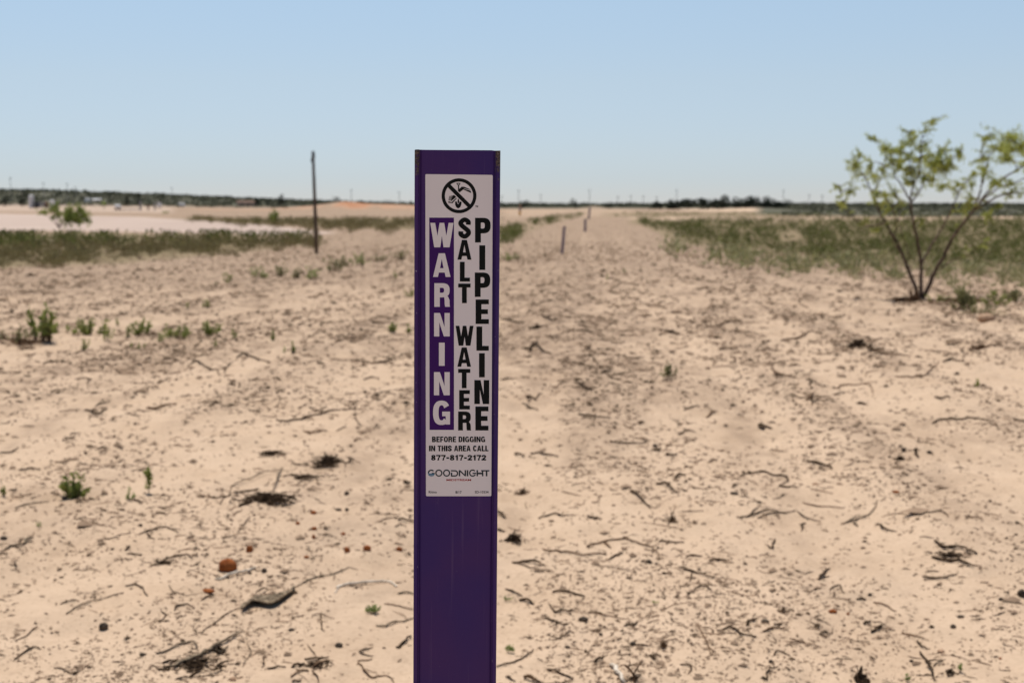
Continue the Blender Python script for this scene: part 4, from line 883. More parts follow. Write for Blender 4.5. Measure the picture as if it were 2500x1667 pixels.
branchy('mesquite_tree', 'many stemmed mesquite with thin feathery leaves on the right', (2255, 728), (1900, 260, 3.015),
    [([(1040, 1420), (960, 1200), (880, 1020), (800, 870), (735, 760), (690, 640), (650, 540), (600, 470), (565, 425)], 19, 4, 0, .7),
     ([(1048, 1420), (1050, 1150), (1020, 960), (985, 800), (975, 670), (1005, 560), (1040, 480), (1055, 340)], 19, 3, 0, -.2),
     ([(1062, 1420), (1150, 1220), (1230, 1080), (1290, 950), (1370, 850), (1450, 745), (1560, 610), (1700, 500), (1830, 430), (1960, 380)], 22, 4, 0, -.5),
     ([(1052, 1160), (1120, 1030), (1190, 920), (1255, 800), (1310, 680), (1370, 570), (1440, 500)], 12, 3, 0, .8),
     ([(1430, 775), (1490, 620), (1530, 450), (1560, 350), (1690, 250)], 12, 3, -.2, .3), ([(1450, 760), (1600, 670), (1750, 635), (1880, 650), (1990, 680)], 10, 3, -.25, -.8),
     ([(1500, 690), (1620, 600), (1740, 560), (1900, 500), (2050, 470)], 9, 2.5, -.3, .2), ([(785, 850), (690, 880), (590, 850), (510, 770), (470, 690), (450, 590)], 7, 2, .2, .5),
     ([(980, 710), (900, 570), (860, 510), (840, 400), (800, 320), (690, 245)], 9, 2, 0, .5), ([(985, 700), (1060, 590), (1110, 480), (1210, 400), (1340, 340)], 8, 2, -.1, -.6), ([(690, 640), (740, 560), (780, 430), (790, 320)], 6, 2, .4, .0),
     ([(1000, 560), (970, 450), (975, 300), (965, 190)], 6, 1.8, -.15, .2), ([(1045, 420), (1055, 260), (1080, 180), (1135, 105)], 5, 1.6, -.2, -.1), ([(1500, 560), (1510, 400), (1500, 300), (1560, 190)], 6, 2, .1, .4),
     ([(910, 1080), (850, 1000), (870, 880), (845, 760), (800, 690), (740, 620)], 7, 2, .1, -.5), ([(1230, 860), (1260, 790), (1330, 770), (1420, 690)], 6, 2, .3, .5), ([(1200, 1190), (1290, 1130), (1420, 1080), (1510, 990)], 7, 2, -.1, -.7),
     ([(940, 1180), (960, 1080), (900, 900), (890, 780), (870, 660)], 7, 2, 0, .2)],
    [(570, 430, 62), (600, 350, 40), (705, 245, 30), (690, 425, 48), (710, 520, 52), (790, 315, 42), (890, 330, 72), (880, 440, 62), (945, 500, 58), (970, 570, 48), (970, 190, 34), (985, 250, 38), (1135, 108, 36), (1085, 180, 26), (1060, 295, 58), (1030, 390, 44),
     (1130, 420, 66), (1205, 425, 84), (1240, 465, 58), (1200, 330, 50), (1335, 340, 50), (1060, 520, 46), (1120, 530, 38), (1210, 590, 50), (520, 620, 48), (470, 710, 42), (445, 590, 28), (740, 640, 46), (850, 640, 50), (755, 715, 44), (1320, 580, 42), (1420, 585, 40),
     (1430, 675, 48), (1500, 380, 46), (1510, 470, 48), (1580, 540, 54), (1520, 230, 50), (1690, 225, 84), (1730, 310, 82), (1790, 300, 70), (1700, 395, 66), (1640, 310, 56), (1715, 570, 48), (1700, 655, 38), (1450, 500, 40), (720, 905, 34), (1400, 740, 40),
     (1540, 800, 44), (1060, 840, 34), (815, 760, 36), (640, 850, 26), (760, 470, 40), (830, 400, 44), (1850, 430, 60), (1900, 300, 70), (1960, 380, 60), (1990, 520, 60), (2050, 460, 60), (1990, 670, 50), (1860, 630, 46), (1590, 740, 38), (1110, 370, 46), (1000, 470, 44), (1280, 420, 44), (920, 400, 46)],
    M['tree_leaf'], 36, 25)
branchy('mesquite_tree', 'small round green tree on the pale ground at the left', (141, 556), (0, 420, 6.72),
    [([(950, 930), (945, 850), (900, 740), (860, 620), (880, 560)], 14, 4, 0, .6), ([(955, 930), (990, 840), (1090, 740), (1180, 640), (1190, 570)], 14, 4, 0, -.5), ([(965, 930), (1040, 850), (1200, 780), (1350, 700), (1340, 600)], 12, 4, 0, .3), ([(940, 880), (850, 780), (740, 690), (660, 670)], 8, 3, 0, .2)],
    [(660, 670, 60), (740, 660, 50), (840, 630, 80), (900, 570, 80), (860, 740, 60), (960, 720, 60), (1060, 680, 90), (1170, 600, 90), (1150, 740, 120), (1250, 690, 100), (1330, 620, 80), (1370, 720, 90), (1420, 790, 80), (1220, 800, 90), (1100, 790, 80), (1300, 760, 80)],
    M['leaf_mid'], 12, 46, sub=False)

# ------------------------------------------------------------------ stones
def stone(label, px, py, rx, ry, mt, group=None, seed=0, cat='stone'):
    """(px, py) = middle of the stone in the photograph, rx, ry = half its width and height there."""
    r = random.Random(int(px * 3 + py)); b = P(px, py + ry * .75); mp = depth(b) / F
    bm = bmesh.new(); bmesh.ops.create_icosphere(bm, subdivisions=3, radius=1)
    o1 = [Vector((r.gauss(0, 1), r.gauss(0, 1), r.gauss(0, 1))).normalized() for _ in range(9)]; cut = [r.uniform(.93 if rx > 15 else .74, 1.0) for _ in range(9)]
    for v in bm.verts:
        p = v.co.copy()
        for n_, c_ in zip(o1, cut):
            d = p.dot(n_)
            if d > c_: p -= n_ * (d - c_) * .85
        p *= 1 + .04 * math.sin(7 * p.x + 3 * p.y + r.random() * .1) + r.gauss(0, .006)
        v.co = Vector((p.x * rx * mp, p.y * (rx + ry) * .5 * mp, p.z * ry * 1.05 * mp + ry * .6 * mp))
    me = bpy.data.meshes.new('stone'); bm.to_mesh(me); bm.free(); me.polygons.foreach_set('use_smooth', np.full(len(me.polygons), True))
    o = link('stone', me, M[mt]); o.location = b; o.rotation_euler = (0, 0, r.uniform(-.3, .3))
    return tag(o, label, cat, group)
GS = 'stones lying on the sand'
for a in [('large rounded orange brown stone on the near left sand', 556, 1378, 23, 17, 'stone_orange'), ('orange brown stone just up right of the large rounded one', 609, 1339, 9, 9, 'stone_orange'), ('pointed orange stone left of the pair near the post', 847, 1341, 8, 8, 'stone_orange'),
      ('larger orange stone of the pair left of the post', 896, 1337, 10, 8, 'stone_orange'), ('orange stone closest to the left edge of the post', 975, 1339, 8, 6, 'stone_orange'), ('orange stone highest in the left scatter', 765, 1250, 8, 5, 'stone_orange'), ('orange stone below the highest one in the left scatter', 767, 1289, 7.5, 5, 'stone_orange'),
      ('small orange stone with a twig, left of the scatter', 727, 1276, 5.5, 4, 'stone_orange'), ('small dark orange stone above the pointed one', 838, 1302, 6, 4, 'stone_orange'), ('flat orange shard left of the curved bark slab', 508, 1441, 17, 5, 'stone_orange'), ('thin orange chip between the large stone and the post', 748, 1358, 7, 3.5, 'stone_orange'), ('slim orange shard right of the highest orange stones', 766, 1309, 4, 6, 'stone_orange'),
      ('orange brown stone alone on the near right sand', 2033, 1491, 11, 5, 'stone_orange'), ('flat pinkish stone near the bottom right', 2297, 1588, 9, 5, 'stone_tan'), ('tiny orange pebble at the bottom right edge', 2442, 1606, 4, 3, 'stone_orange'), ('tiny orange pebble right of the lone orange stone', 2070, 1497, 4, 3.5, 'stone_orange'), ('orange chip on the right sand above the curved twig', 2187, 1200, 9, 4, 'stone_orange'), ('faint orange patch stone flush with the right sand', 1991, 1180, 8, 3, 'stone_tan'),
      ('round grey black stone on the near left sand', 253, 1527, 12, 10, 'stone_dark'), ('dark stone right of the large orange stone', 645, 1391, 7, 6, 'stone_dark'), ('dark stone below the curved bark slab', 712, 1536, 8, 4.5, 'stone_dark'), ('black lump at the left edge of the near sand', 9, 1312, 9, 5, 'stone_dark'), ('dark lump right of the forked twigs near the bottom', 827, 1573, 10, 6, 'stone_dark'), ('tan lump at the bottom edge left of the post', 569, 1656, 9, 6, 'stone_tan'),
      ('blackest chunk on the sand right of the post', 1424, 1510, 13, 7, 'stone_dark'), ('small round black pebble below the blackest chunk', 1467, 1547, 5, 4, 'stone_dark'), ('black pebble with a thin twig right of it', 1545, 1570, 8, 6, 'stone_dark'), ('black pebble between the post and the twig tipped one', 1385, 1578, 7, 4, 'stone_dark'), ('dark brown stone right of the long bent twig', 1584, 1369, 7, 5, 'stone_dark'), ('small dark pebble beside the dark brown stone', 1602, 1375, 4, 3, 'stone_dark'),
      ('flat black stone left of the lone orange stone', 1868, 1515, 10, 5, 'stone_dark'), ('small black pebble above the lone orange stone', 2124, 1450, 6, 4, 'stone_dark'), ('black pebble up right of the forked dark branch', 2327, 1528, 7, 6, 'stone_dark'), ('dark flat pebble right of the black one up right', 2346, 1504, 9, 4, 'stone_dark'), ('dark pebble near the right edge', 2444, 1461, 7, 4, 'stone_dark'), ('small black pebble at the right sand edge', 2483, 1275, 6, 4, 'stone_dark'), ('black pebble low in the right middle sand', 1599, 1087, 7, 4, 'stone_dark'), ('black oblong stone on the right middle sand', 1793, 1203, 11, 4, 'stone_dark'),
      ('small dark stone above the left branch tip', 343, 1281, 5, 4, 'stone_dark'), ('dark pebble left of the twig pile', 347, 1596, 7, 4.5, 'stone_dark'), ('dark pebble in the left scatter of orange stones', 846, 1203, 6, 6, 'stone_dark'), ('left of two dark pebbles side by side', 826, 1243, 8, 4, 'stone_dark'), ('right of two dark pebbles side by side', 847, 1243, 5, 5, 'stone_dark'), ('dark pebble at the left end of the left scatter', 477, 1338, 6, 3.5, 'stone_dark'), ('small black pebble on the left plants row', 36, 1195, 8, 3, 'stone_dark'),
      ('black pebble left of the small dark root near the right', 2225, 1612, 5, 4, 'stone_dark'), ('black pebble right of the long thin twig, near the bottom', 1882, 1613, 6, 5, 'stone_dark'), ('dark lump at the lower right edge', 2494, 1447, 10, 11, 'stone_dark'), ('dark dropping left of the curved sliver on the right', 2206, 1097, 6, 6, 'stone_dark'), ('dark dropping right of the curved sliver', 2269, 1103, 7, 4, 'stone_dark'), ('tan soil clod right of the mesquite shrubs', 2408, 776, 22, 12, 'stone_tan')]:
    stone(*a, group=GS)

# ------------------------------------------------------------------ sticks, bark and dead brush; coordinates are those of enlarged views (x0, y0, scale)
VW = dict(A=(0, 680, 4.48), B=(500, 680, 4.48), C=(0, 1000, 4.48), D=(500, 1000, 4.48), E=(0, 1320, 4.52), F=(500, 1320, 4.52), G=(1200, 680, 3.564), H=(1850, 680, 3.618),
          I=(1200, 1080, 3.618), J=(1850, 1080, 3.618), K=(1200, 1360, 3.618), L=(1850, 1360, 3.618))
TONE = dict(d='twig_dark', b='twig_brown', g='twig_grey', w='twig_white')
def stick_mesh(view, pts, wz, taper=.55, lift=.5, flat=1.0, upright=False):
    x0, y0, s = VW[view]
    g = [P(x0 + a / s, y0 + b_ / s) for a, b_ in pts]
    mp = depth(g[0]) / F; r = .5 * wz / s * mp * .76; r = max(r, .0019)
    if upright:
        yb = max(g, key=lambda p: -p.y).y
        g = [onplane(x0 + a / s, y0 + b_ / s, yb) for a, b_ in pts]
    cv = []
    for i in range(len(g) - 1):                       # dead wood bends in kinks, not in waves
        for j in range(4): cv.append(g[i].lerp(g[i + 1], j / 4))
    cv.append(g[-1]); cv = [cv[0]] + [cv[i] * .7 + (cv[i - 1] + cv[i + 1]) * .15 for i in range(1, len(cv) - 1)] + [cv[-1]]; L_ = len(cv)
    out = []; rad = []
    for i, p in enumerate(cv):
        t = i / (L_ - 1)
        if not upright:
            z = float(HF(p.x, p.y)) + r * (.55 + lift * 1.6 * math.sin(math.pi * t) + .35 * math.sin(7 * t + pts[0][0]))
            p = Vector((p.x + random.gauss(0, r * .5), p.y + random.gauss(0, r * .6), z + abs(random.gauss(0, r * .3))))
        out.append(p); rad.append(r * (1 - taper * abs(t - .35) * 1.3) * random.uniform(.86, 1.14))
    return out, rad, g[0]
def stick(view, pts, wz, tone, label, branches=(), group='dead sticks on the sand', cat='stick', name='stick', **kw):
    m = MB(); o, r, g = stick_mesh(view, pts, wz, **kw); m.tube(o, r, 7, kw.get('flat', 1.0), .14)
    if not kw.get('upright'):
        for _ in range(random.choice((0, 1, 1, 2, 3))):          # broken-off side spurs
            i = random.randrange(1, len(o) - 1); t_ = (o[i + 1] - o[i]).normalized(); sd_ = Vector((-t_.y, t_.x, 0)) * random.choice((-1, 1))
            Lq = (o[-1] - o[0]).length * random.uniform(.04, .14); e = o[i] + (t_ * .7 + sd_) * Lq + Vector((0, 0, random.uniform(0, .4) * Lq))
            m.tube([o[i], o[i].lerp(e, .5) + Vector((0, 0, r[i] * .4)), e], [r[i] * .75, r[i] * .55, r[i] * .25], 5, 1, .1)
    for bp, bw in branches:
        o2, r2, _ = stick_mesh(view, bp, bw, **kw); m.tube(o2, r2, 6, 1, .10)
    ob = m.build(name, M[TONE[tone]], None, True, origin=g)
    return tag(ob, label, cat, group)
S = stick
S('A', [(1610, 1425), (1690, 1440), (1790, 1405), (1925, 1390)], 40, 'b', 'flat brown bark strip lying alone on the left sand', cat='bark', name='bark_strip')
S('A', [(930, 1450), (1010, 1490), (1100, 1475), (1185, 1440)], 32, 'd', 'dark curved stick with a second piece behind it, left of the lone bark strip', [([(1050, 1400), (1120, 1370), (1210, 1345)], 26)])
S('A', [(2040, 980), (2140, 910), (2220, 950), (2330, 1010)], 24, 'd', 'dark stick bent like a roof, below the right end of the plant row')
S('A', [(470, 930), (600, 915), (745, 915)], 22, 'd', 'dark stick with an upright twig, below the left plants', [([(625, 960), (630, 870)], 14)])
S('B', [(345, 860), (430, 825), (560, 880), (695, 925)], 28, 'd', 'dark crooked stick with a thick black end, below the forked green sprig')
S('B', [(215, 1040), (230, 970), (310, 915)], 20, 'd', 'hooked dark twig left below the crooked thick ended stick')
S('B', [(10, 980), (100, 1010), (170, 1060)], 22, 'd', 'short dark stick below the roof shaped one')
S('B', [(800, 590), (960, 570)], 18, 'b', 'short straight twig right of the forked green sprig')
S('B', [(1880, 930), (1960, 925), (2040, 890)], 30, 'd', 'short thick dark stick below the rounded green plant', [([(2040, 890), (2180, 830), (2290, 800)], 14)])
S('B', [(1740, 1110), (1830, 1085), (1910, 1095)], 22, 'd', 'short dark stick left of the post, above the long branch')
S('B', [(1820, 1300), (1900, 1260), (1980, 1250), (2090, 1280)], 22, 'd', 'arched dark twig right of the long branch')
S('D', [(800, 130), (900, 140), (1100, 100), (1300, 50), (1450, 15), (1650, 5)], 34, 'd', 'longest dark branch, lying across the left sand beside the post', [([(1640, 30), (1650, 100), (1715, 195)], 18)], flat=.9)
S('D', [(1085, 240), (1160, 268), (1230, 258), (1300, 230)], 34, 'b', 'brown curved bark slab half buried in a hump of sand', cat='bark', name='bark_slab')
S('D', [(1440, 235), (1540, 185)], 16, 'd', 'short straight twig right of the half buried bark slab')
S('D', [(1630, 350), (1720, 330)], 26, 'b', 'leaf brown sliver below the half buried bark slab')
S('D', [(2105, 1215), (2290, 1225)], 34, 'd', 'thick dark stick ending at the left edge of the post')
S('D', [(2080, 1280), (2150, 1258), (2200, 1282)], 20, 'd', 'small arched twig below the thick stick at the post edge')
S('D', [(360, 1345), (430, 1250), (500, 1170)], 18, 'd', 'thin twig slanting up right, below the big dead brush')
S('D', [(190, 1405), (350, 1388)], 20, 'd', 'short flat twig left above the small orange stone')
S('D', [(1230, 1360), (1330, 1378), (1450, 1395)], 12, 'd', 'hair thin twig above the pair of orange stones')
S('D', [(1225, 760), (1250, 835)], 16, 'd', 'tiny leaning twig below the dark brush tuft', [([(1010, 820), (1080, 775), (1180, 780)], 16)])
S('E', [(0, 140), (120, 70), (260, 45), (360, 10)], 34, 'g', 'grey brown branch entering from the left edge of the near sand', [([(260, 45), (300, -10), (370, -30)], 40)])
S('E', [(740, 810), (850, 740), (1000, 680), (1150, 640), (1360, 575)], 30, 'g', 'long grey stick slanting across the near left sand')
S('E', [(670, 700), (760, 675), (855, 655)], 24, 'd', 'short dark stick just above the long grey slanting one')
S('E', [(1390, 505), (1500, 480), (1560, 510), (1625, 615)], 26, 'd', 'dark stick bent downward at its right end, near left sand')
S('E', [(160, 1110), (330, 1020), (400, 940)], 20, 'd', 'thin curved twig left of the round grey black stone')
S('E', [(160, 1310), (260, 1240), (380, 1175), (450, 1200)], 30, 'd', 'dark kinked stick near the bottom left corner')
S('E', [(1880, 1415), (2050, 1340), (2200, 1280), (2350, 1212), (2480, 1120), (2660, 1030)], 66, 'g', 'thickest weathered branch in the twig pile at the bottom left', [([(2350, 1212), (2440, 1250), (2520, 1170)], 40)], flat=.8)
S('E', [(1730, 1250), (1950, 1160), (2130, 1110), (2180, 1185)], 36, 'g', 'grey branch above the thickest one in the bottom twig pile')
S('E', [(1790, 1350), (1870, 1335), (1950, 1320)], 34, 'd', 'short dark stick at the left end of the bottom twig pile')
S('E', [(2220, 1035), (2340, 930), (2450, 840), (2620, 760), (2700, 700)], 20, 'd', 'thin branch running up from the bottom twig pile to the bark slab', [([(2340, 930), (2420, 930)], 12)])
S('E', [(2220, 660), (2350, 595)], 24, 'd', 'short dark twig left of the curved bark slab, below the orange shard')
S('E', [(1930, 770), (1945, 720), (2080, 700), (2140, 750)], 24, 'd', 'three sided bent twig near the left of the bark slab')
S('E', [(1780, 780), (1835, 825), (1755, 905)], 20, 'd', 'hook shaped twig left of the three sided one')
S('E', [(1860, 480), (1900, 560), (2050, 610), (2190, 585)], 12, 'g', 'thin curved twig above the three sided one')
S('E', [(1400, 145), (1580, 150)], 24, 'd', 'short dark twig with a stub, above the bent down stick', [([(1380, 110), (1440, 60)], 30)])
S('E', [(1780, 240), (1840, 200), (2000, 165), (2060, 160), (2120, 205)], 26, 'd', 'knotty dark stick upper right of the bent down stick')
S('E', [(1240, 1340), (1380, 1345)], 22, 'd', 'short level stick below the round grey black stone')
S('E', [(600, 1405), (690, 1415), (785, 1465)], 22, 'd', 'short dark stick sloping down right at the bottom left')
S('E', [(2095, 1500), (2170, 1460), (2210, 1410)], 34, 'd', 'short thick stick below the bottom twig pile')
S('E', [(1940, 1530), (2060, 1510), (2350, 1490)], 26, 'd', 'dark stick on the bottom edge below the twig pile')
S('C', [(1500, 1370), (1640, 1330), (1800, 1295), (1860, 1305), (1960, 1355)], 28, 'd', 'dark arched stick with a side twig, left of the large orange stone', [([(1600, 1345), (1640, 1400), (1690, 1420)], 22)])
S('C', [(170, 1085), (330, 1040), (530, 1010)], 26, 'g', 'grey stick below left of the leafy plant with reddish foot')
S('C', [(680, 985), (770, 940), (860, 975), (880, 1025)], 26, 'd', 'dark crooked twig at the foot of the leafy plant')
S('C', [(230, 660), (330, 650), (445, 662)], 24, 'd', 'level dark stick left of the leafy plant')
S('C', [(0, 475), (140, 470), (200, 420)], 22, 'd', 'dark twig at the left edge above the leafy plant')
S('C', [(1070, 1455), (1130, 1410), (1200, 1420), (1300, 1385), (1430, 1335)], 22, 'd', 'knobbly dark stick left of the arched stick')
S('C', [(1620, 945), (1740, 932)], 16, 'g', 'short grey twig at the foot of the spindly seedling')
S('C', [(1480, 985), (1510, 1015), (1570, 1020)], 24, 'd', 'short dark twig at the foot of the yellowish seedling')
S('C', [(690, 345), (760, 320), (830, 290)], 26, 'd', 'short dark stick up slope of the leafy plant', [([(760, 275), (880, 262)], 22)])
S('C', [(1040, 440), (1170, 422)], 22, 'd', 'short dark stick up slope, left of the spindly seedling')
S('F', [(105, 432), (250, 405), (400, 370), (490, 340), (562, 292)], 46, 'w', 'white bleached stick directly below the large orange stone')
S('F', [(1450, 530), (1500, 508), (1600, 500), (1750, 485), (1960, 460), (2080, 478), (2110, 510)], 46, 'w', 'longer white bleached stick left of the post', [([(1430, 578), (1480, 530)], 20)])
S('F', [(2130, 590), (2260, 578), (2310, 595)], 28, 'g', 'grey stick ending at the post edge, below the longer white one')
S('F', [(1010, 510), (1100, 460), (1260, 405), (1420, 370), (1590, 295)], 26, 'g', 'long grey stick rising right from the curved bark slab', [([(1430, 380), (1420, 430)], 16), ([(1590, 295), (1690, 320)], 12)])
S('F', [(1280, 790), (1285, 900), (1290, 980), (1325, 998)], 22, 'd', 'upright twig of the cross shaped pair left of the post', cat='twig', name='twig')
S('F', [(1180, 822), (1300, 835), (1435, 857)], 16, 'd', 'level twig of the cross shaped pair left of the post', cat='twig', name='twig', lift=2.2)
S('F', [(1980, 700), (2150, 730), (2315, 767)], 22, 'b', 'straight brown stick running from the grass tuft to the post')
S('F', [(1890, 940), (2000, 960), (2150, 900), (2310, 855)], 34, 'g', 'grey kinked stick below the grass tuft, reaching the post')
S('F', [(2120, 1190), (2200, 1130), (2275, 1050)], 44, 'd', 'thick dark piece of wood leaning toward the post near the bottom')
S('F', [(1840, 1178), (1700, 1230), (1860, 1275)], 26, 'd', 'dark twig folded like a V, left of the thick leaning wood')
S('F', [(460, 1100), (490, 1180), (525, 1230), (420, 1395)], 18, 'g', 'pale bent twig shaped like an arrowhead, right of the twig pile')
S('F', [(648, 1280), (655, 1392)], 26, 'd', 'short stick pointing at the viewer, right of the arrowhead twig')
S('F', [(1100, 1312), (1250, 1305), (1360, 1290)], 32, 'd', 'upper dark stick of the bundle at the bottom left of the post')
S('F', [(960, 1392), (1100, 1362)], 48, 'd', 'stubby thick stick of the bundle at the bottom left of the post')
S('F', [(1200, 1405), (1300, 1350), (1385, 1330)], 46, 'b', 'thick brown stick of the bundle at the bottom left of the post')
S('F', [(960, 1502), (1130, 1425)], 32, 'b', 'brown stick slanting below the bundle')
S('F', [(700, 1418), (790, 1405), (885, 1400)], 34, 'd', 'dark stick left of the bundle')
S('F', [(1190, 1440), (1260, 1575)], 28, 'd', 'dark stick running off the bottom edge below the bundle')
S('F', [(1690, 1340), (1760, 1440), (1870, 1520), (1900, 1495), (2040, 1500), (2095, 1570)], 26, 'b', 'thin branching stick at the bottom edge beside the post', [([(1690, 1335), (1840, 1310)], 26)])
S('F', [(955, 1558), (1065, 1550)], 32, 'd', 'black stick on the bottom edge below the bundle')
S('F', [(1140, 1150), (1180, 1215), (1225, 1278)], 14, 'd', 'thin slanting twig above the bundle')
S('F', [(565, 590), (640, 565), (695, 535)], 30, 'd', 'short dark stick on top of the curved bark slab', lift=2)
S('G', [(1515, 462), (1560, 480), (1625, 490)], 32, 'd', 'short black stick alone on the right middle sand')
S('G', [(430, 330), (500, 350), (545, 378)], 24, 'd', 'short dark stick right of the post, up slope')
S('G', [(300, 620), (380, 600), (440, 630), (515, 658)], 28, 'd', 'dark arched root stick right of the post', [([(330, 640), (345, 600), (400, 560)], 34), ([(260, 615), (340, 615)], 16)])
S('G', [(90, 360), (200, 380), (285, 392)], 18, 'd', 'thin dark stick touching the right edge of the post')
S('G', [(80, 880), (150, 885), (190, 875)], 24, 'd', 'dark twig by the right edge of the post below the root stick')
S('G', [(300, 1020), (335, 1052), (395, 1060)], 30, 'd', 'dark twig with upturned tip right of the post', [([(395, 1040), (432, 1005)], 18)])
S('G', [(265, 1090), (410, 1152)], 20, 'g', 'straight grey twig below the upturned one')
S('G', [(760, 1180), (860, 1205), (1000, 1212)], 22, 'd', 'level dark stick on the track right of the post')
S('G', [(1030, 1410), (1090, 1442), (1220, 1438), (1360, 1420)], 20, 'd', 'long thin bow shaped stick on the right sand')
S('G', [(1680, 1150), (1790, 1105)], 20, 'd', 'short twig rising right in the middle of the right sand')
S('G', [(1870, 1215), (1950, 1158)], 26, 'b', 'short brown stick right of the rising twig')
S('G', [(960, 825), (1045, 798)], 22, 'd', 'short dark twig up slope of the bow shaped stick')
S('G', [(720, 905), (800, 940), (880, 985)], 22, 'd', 'dark stick sloping down right above the level track stick')
S('G', [(1620, 1352), (1775, 1340)], 18, 'd', 'thin level twig above the branch with white flecks')
S('G', [(1870, 425), (2040, 395), (2175, 368)], 20, 'b', 'long faint stick on the upper right sand')
S('H', [(210, 552), (330, 540), (440, 482), (530, 480)], 24, 'b', 'bent stick leading to the dark brush tuft on the right')
S('H', [(1000, 640), (1150, 670), (1355, 692)], 22, 'b', 'stick sloping down right from the dark brush tuft')
S('H', [(1640, 742), (1700, 712), (1825, 738)], 24, 'd', 'arched stick near the right edge of the upper sand')
S('H', [(670, 975), (740, 945), (1000, 940), (1020, 1045)], 17, 'b', 'thin stick bent down at its right end on the right sand')
S('H', [(1220, 870), (1350, 882), (1480, 865), (1595, 738)], 17, 'b', 'thin stick curving up at its right end on the right sand')
S('H', [(1540, 1285), (1650, 1250), (1790, 1252), (1955, 1235)], 24, 'd', 'level forked stick near the right edge of the sand', [([(1650, 1255), (1730, 1225)], 14)])
S('H', [(1560, 1055), (1630, 1072), (1705, 1060)], 28, 'd', 'short dark stick above the level forked one')
S('H', [(130, 800), (190, 860), (345, 882)], 26, 'b', 'brown stick with an upturned left end on the right sand')
S('H', [(430, 1082), (492, 1008)], 30, 'b', 'short brown stick leaning up right')
S('H', [(0, 1295), (60, 1305), (125, 1332)], 26, 'd', 'short dark stick below the leaning brown one')
S('I', [(205, 108), (282, 132)], 32, 'd', 'short thick dark stick right of the post with a pale twig behind')
S('I', [(340, 100), (470, 115), (585, 132)], 24, 'd', 'dark stick with a pale left half right of the post')
S('I', [(1230, 440), (1300, 480), (1405, 582)], 26, 'd', 'straight dark stick slanting down right on the track')
S('I', [(1455, 370), (1540, 370), (1640, 450)], 30, 'd', 'dark three armed stick right of the slanting one', [([(1570, 380), (1575, 355)], 22)])
S('I', [(1620, 318), (1660, 298), (1710, 295)], 34, 'd', 'short thick dark stick above the three armed one')
S('I', [(620, 430), (790, 470)], 14, 'b', 'thin brown twig left of the slanting dark stick')
S('I', [(1540, 122), (1645, 116)], 28, 'd', 'short level dark stick high on the near right sand')
S('I', [(455, 950), (620, 975), (800, 1005), (1010, 993)], 24, 'b', 'longest thin stick right of the post, slightly sagging')
S('I', [(180, 1060), (300, 1065), (400, 1068), (465, 1088)], 32, 'd', 'thick dark stick beside the right edge of the post', [([(240, 1075), (340, 1110), (470, 1140)], 14)])
S('I', [(1050, 1040), (1110, 1000), (1165, 980)], 26, 'd', 'short dark twig with green fleck at the end of the sagging stick')
S('I', [(850, 922), (960, 885), (1160, 852), (1280, 885), (1420, 930), (1485, 1008)], 22, 'b', 'long arched stick above the sagging one', [([(990, 885), (1050, 935)], 24)])
S('I', [(1470, 880), (1560, 888), (1695, 888)], 24, 'd', 'level stick with knobbed ends right of the long arched one')
S('I', [(1715, 1010), (1865, 1010)], 24, 'd', 'level dark stick below the knob ended one')
S('I', [(410, 680), (560, 630), (640, 655), (690, 650)], 22, 'd', 'zigzag dark stick right of the post')
S('I', [(850, 655), (905, 675), (965, 688)], 26, 'd', 'short stick right of the zigzag one')
S('I', [(52, 612), (120, 672)], 28, 'd', 'dark stick slanting down from the right edge of the post')
S('I', [(55, 768), (110, 792)], 26, 'd', 'short black stick touching the post edge')
S('I', [(2175, 665), (2270, 660), (2440, 600), (2560, 625)], 22, 'd', 'forked dark stick at the middle of the right sand', [([(2265, 660), (2360, 575)], 18)])
S('I', [(2200, 300), (2352, 265), (2480, 295), (2610, 298), (2625, 345), (2540, 390)], 22, 'd', 'long stick doubling back in a hook, middle of the right sand', [([(2540, 388), (2700, 402)], 22)])
S('I', [(1930, 1055), (2010, 1045), (2085, 1050)], 28, 'd', 'short dark stick left of the pale reddish ground patch')
S('J', [(430, 165), (560, 195), (665, 238)], 32, 'd', 'dark rough stick sloping down right on the right sand')
S('J', [(1405, 58), (1385, 98), (1418, 138)], 34, 'd', 'dark curved sliver between two droppings on the right')
S('J', [(760, 715), (870, 690), (960, 660), (1030, 590), (1058, 508)], 20, 'g', 'grey stick curving upward like a horn', [([(840, 715), (880, 740)], 26), ([(770, 712), (910, 645)], 16)])
S('J', [(150, 858), (125, 952), (80, 915)], 24, 'd', 'dark hooked twig left of the horn shaped stick')
S('J', [(0, 668), (120, 630), (235, 625), (340, 600)], 20, 'd', 'dark bent stick left of the horn shaped one', [([(350, 610), (380, 648), (560, 700)], 15)])
S('J', [(430, 715), (385, 735), (395, 790)], 22, 'd', 'small dark C shaped twig below the bent stick')
S('J', [(1060, 720), (1100, 770), (1230, 790)], 24, 'd', 'dark kinked twig right of the horn shaped stick')
S('J', [(1500, 622), (1620, 610), (1685, 652)], 20, 'd', 'arched twig at the right of the near right sand')
S('J', [(1560, 880), (1650, 935), (1800, 935), (1935, 988)], 38, 'd', 'upper thick branch of the dark pair near the right edge', [([(1420, 840), (1560, 850)], 14)])
S('J', [(1540, 1020), (1700, 1060), (1800, 1060), (1905, 1108)], 36, 'd', 'lower thick branch of the dark pair near the right edge', [([(1660, 1000), (1760, 1000), (1800, 1060)], 30)])
S('J', [(400, 530), (560, 575), (765, 585)], 16, 'b', 'thin twig on the right sand left above the horn stick')
S('L', [(1465, 185), (1560, 200), (1740, 165)], 30, 'd', 'paired dark stick below the dark branches near the right edge', [([(1480, 130), (1600, 125)], 18)])
S('K', [(130, 280), (200, 320), (270, 348)], 22, 'd', 'thin dark stick right of the post near the bottom')
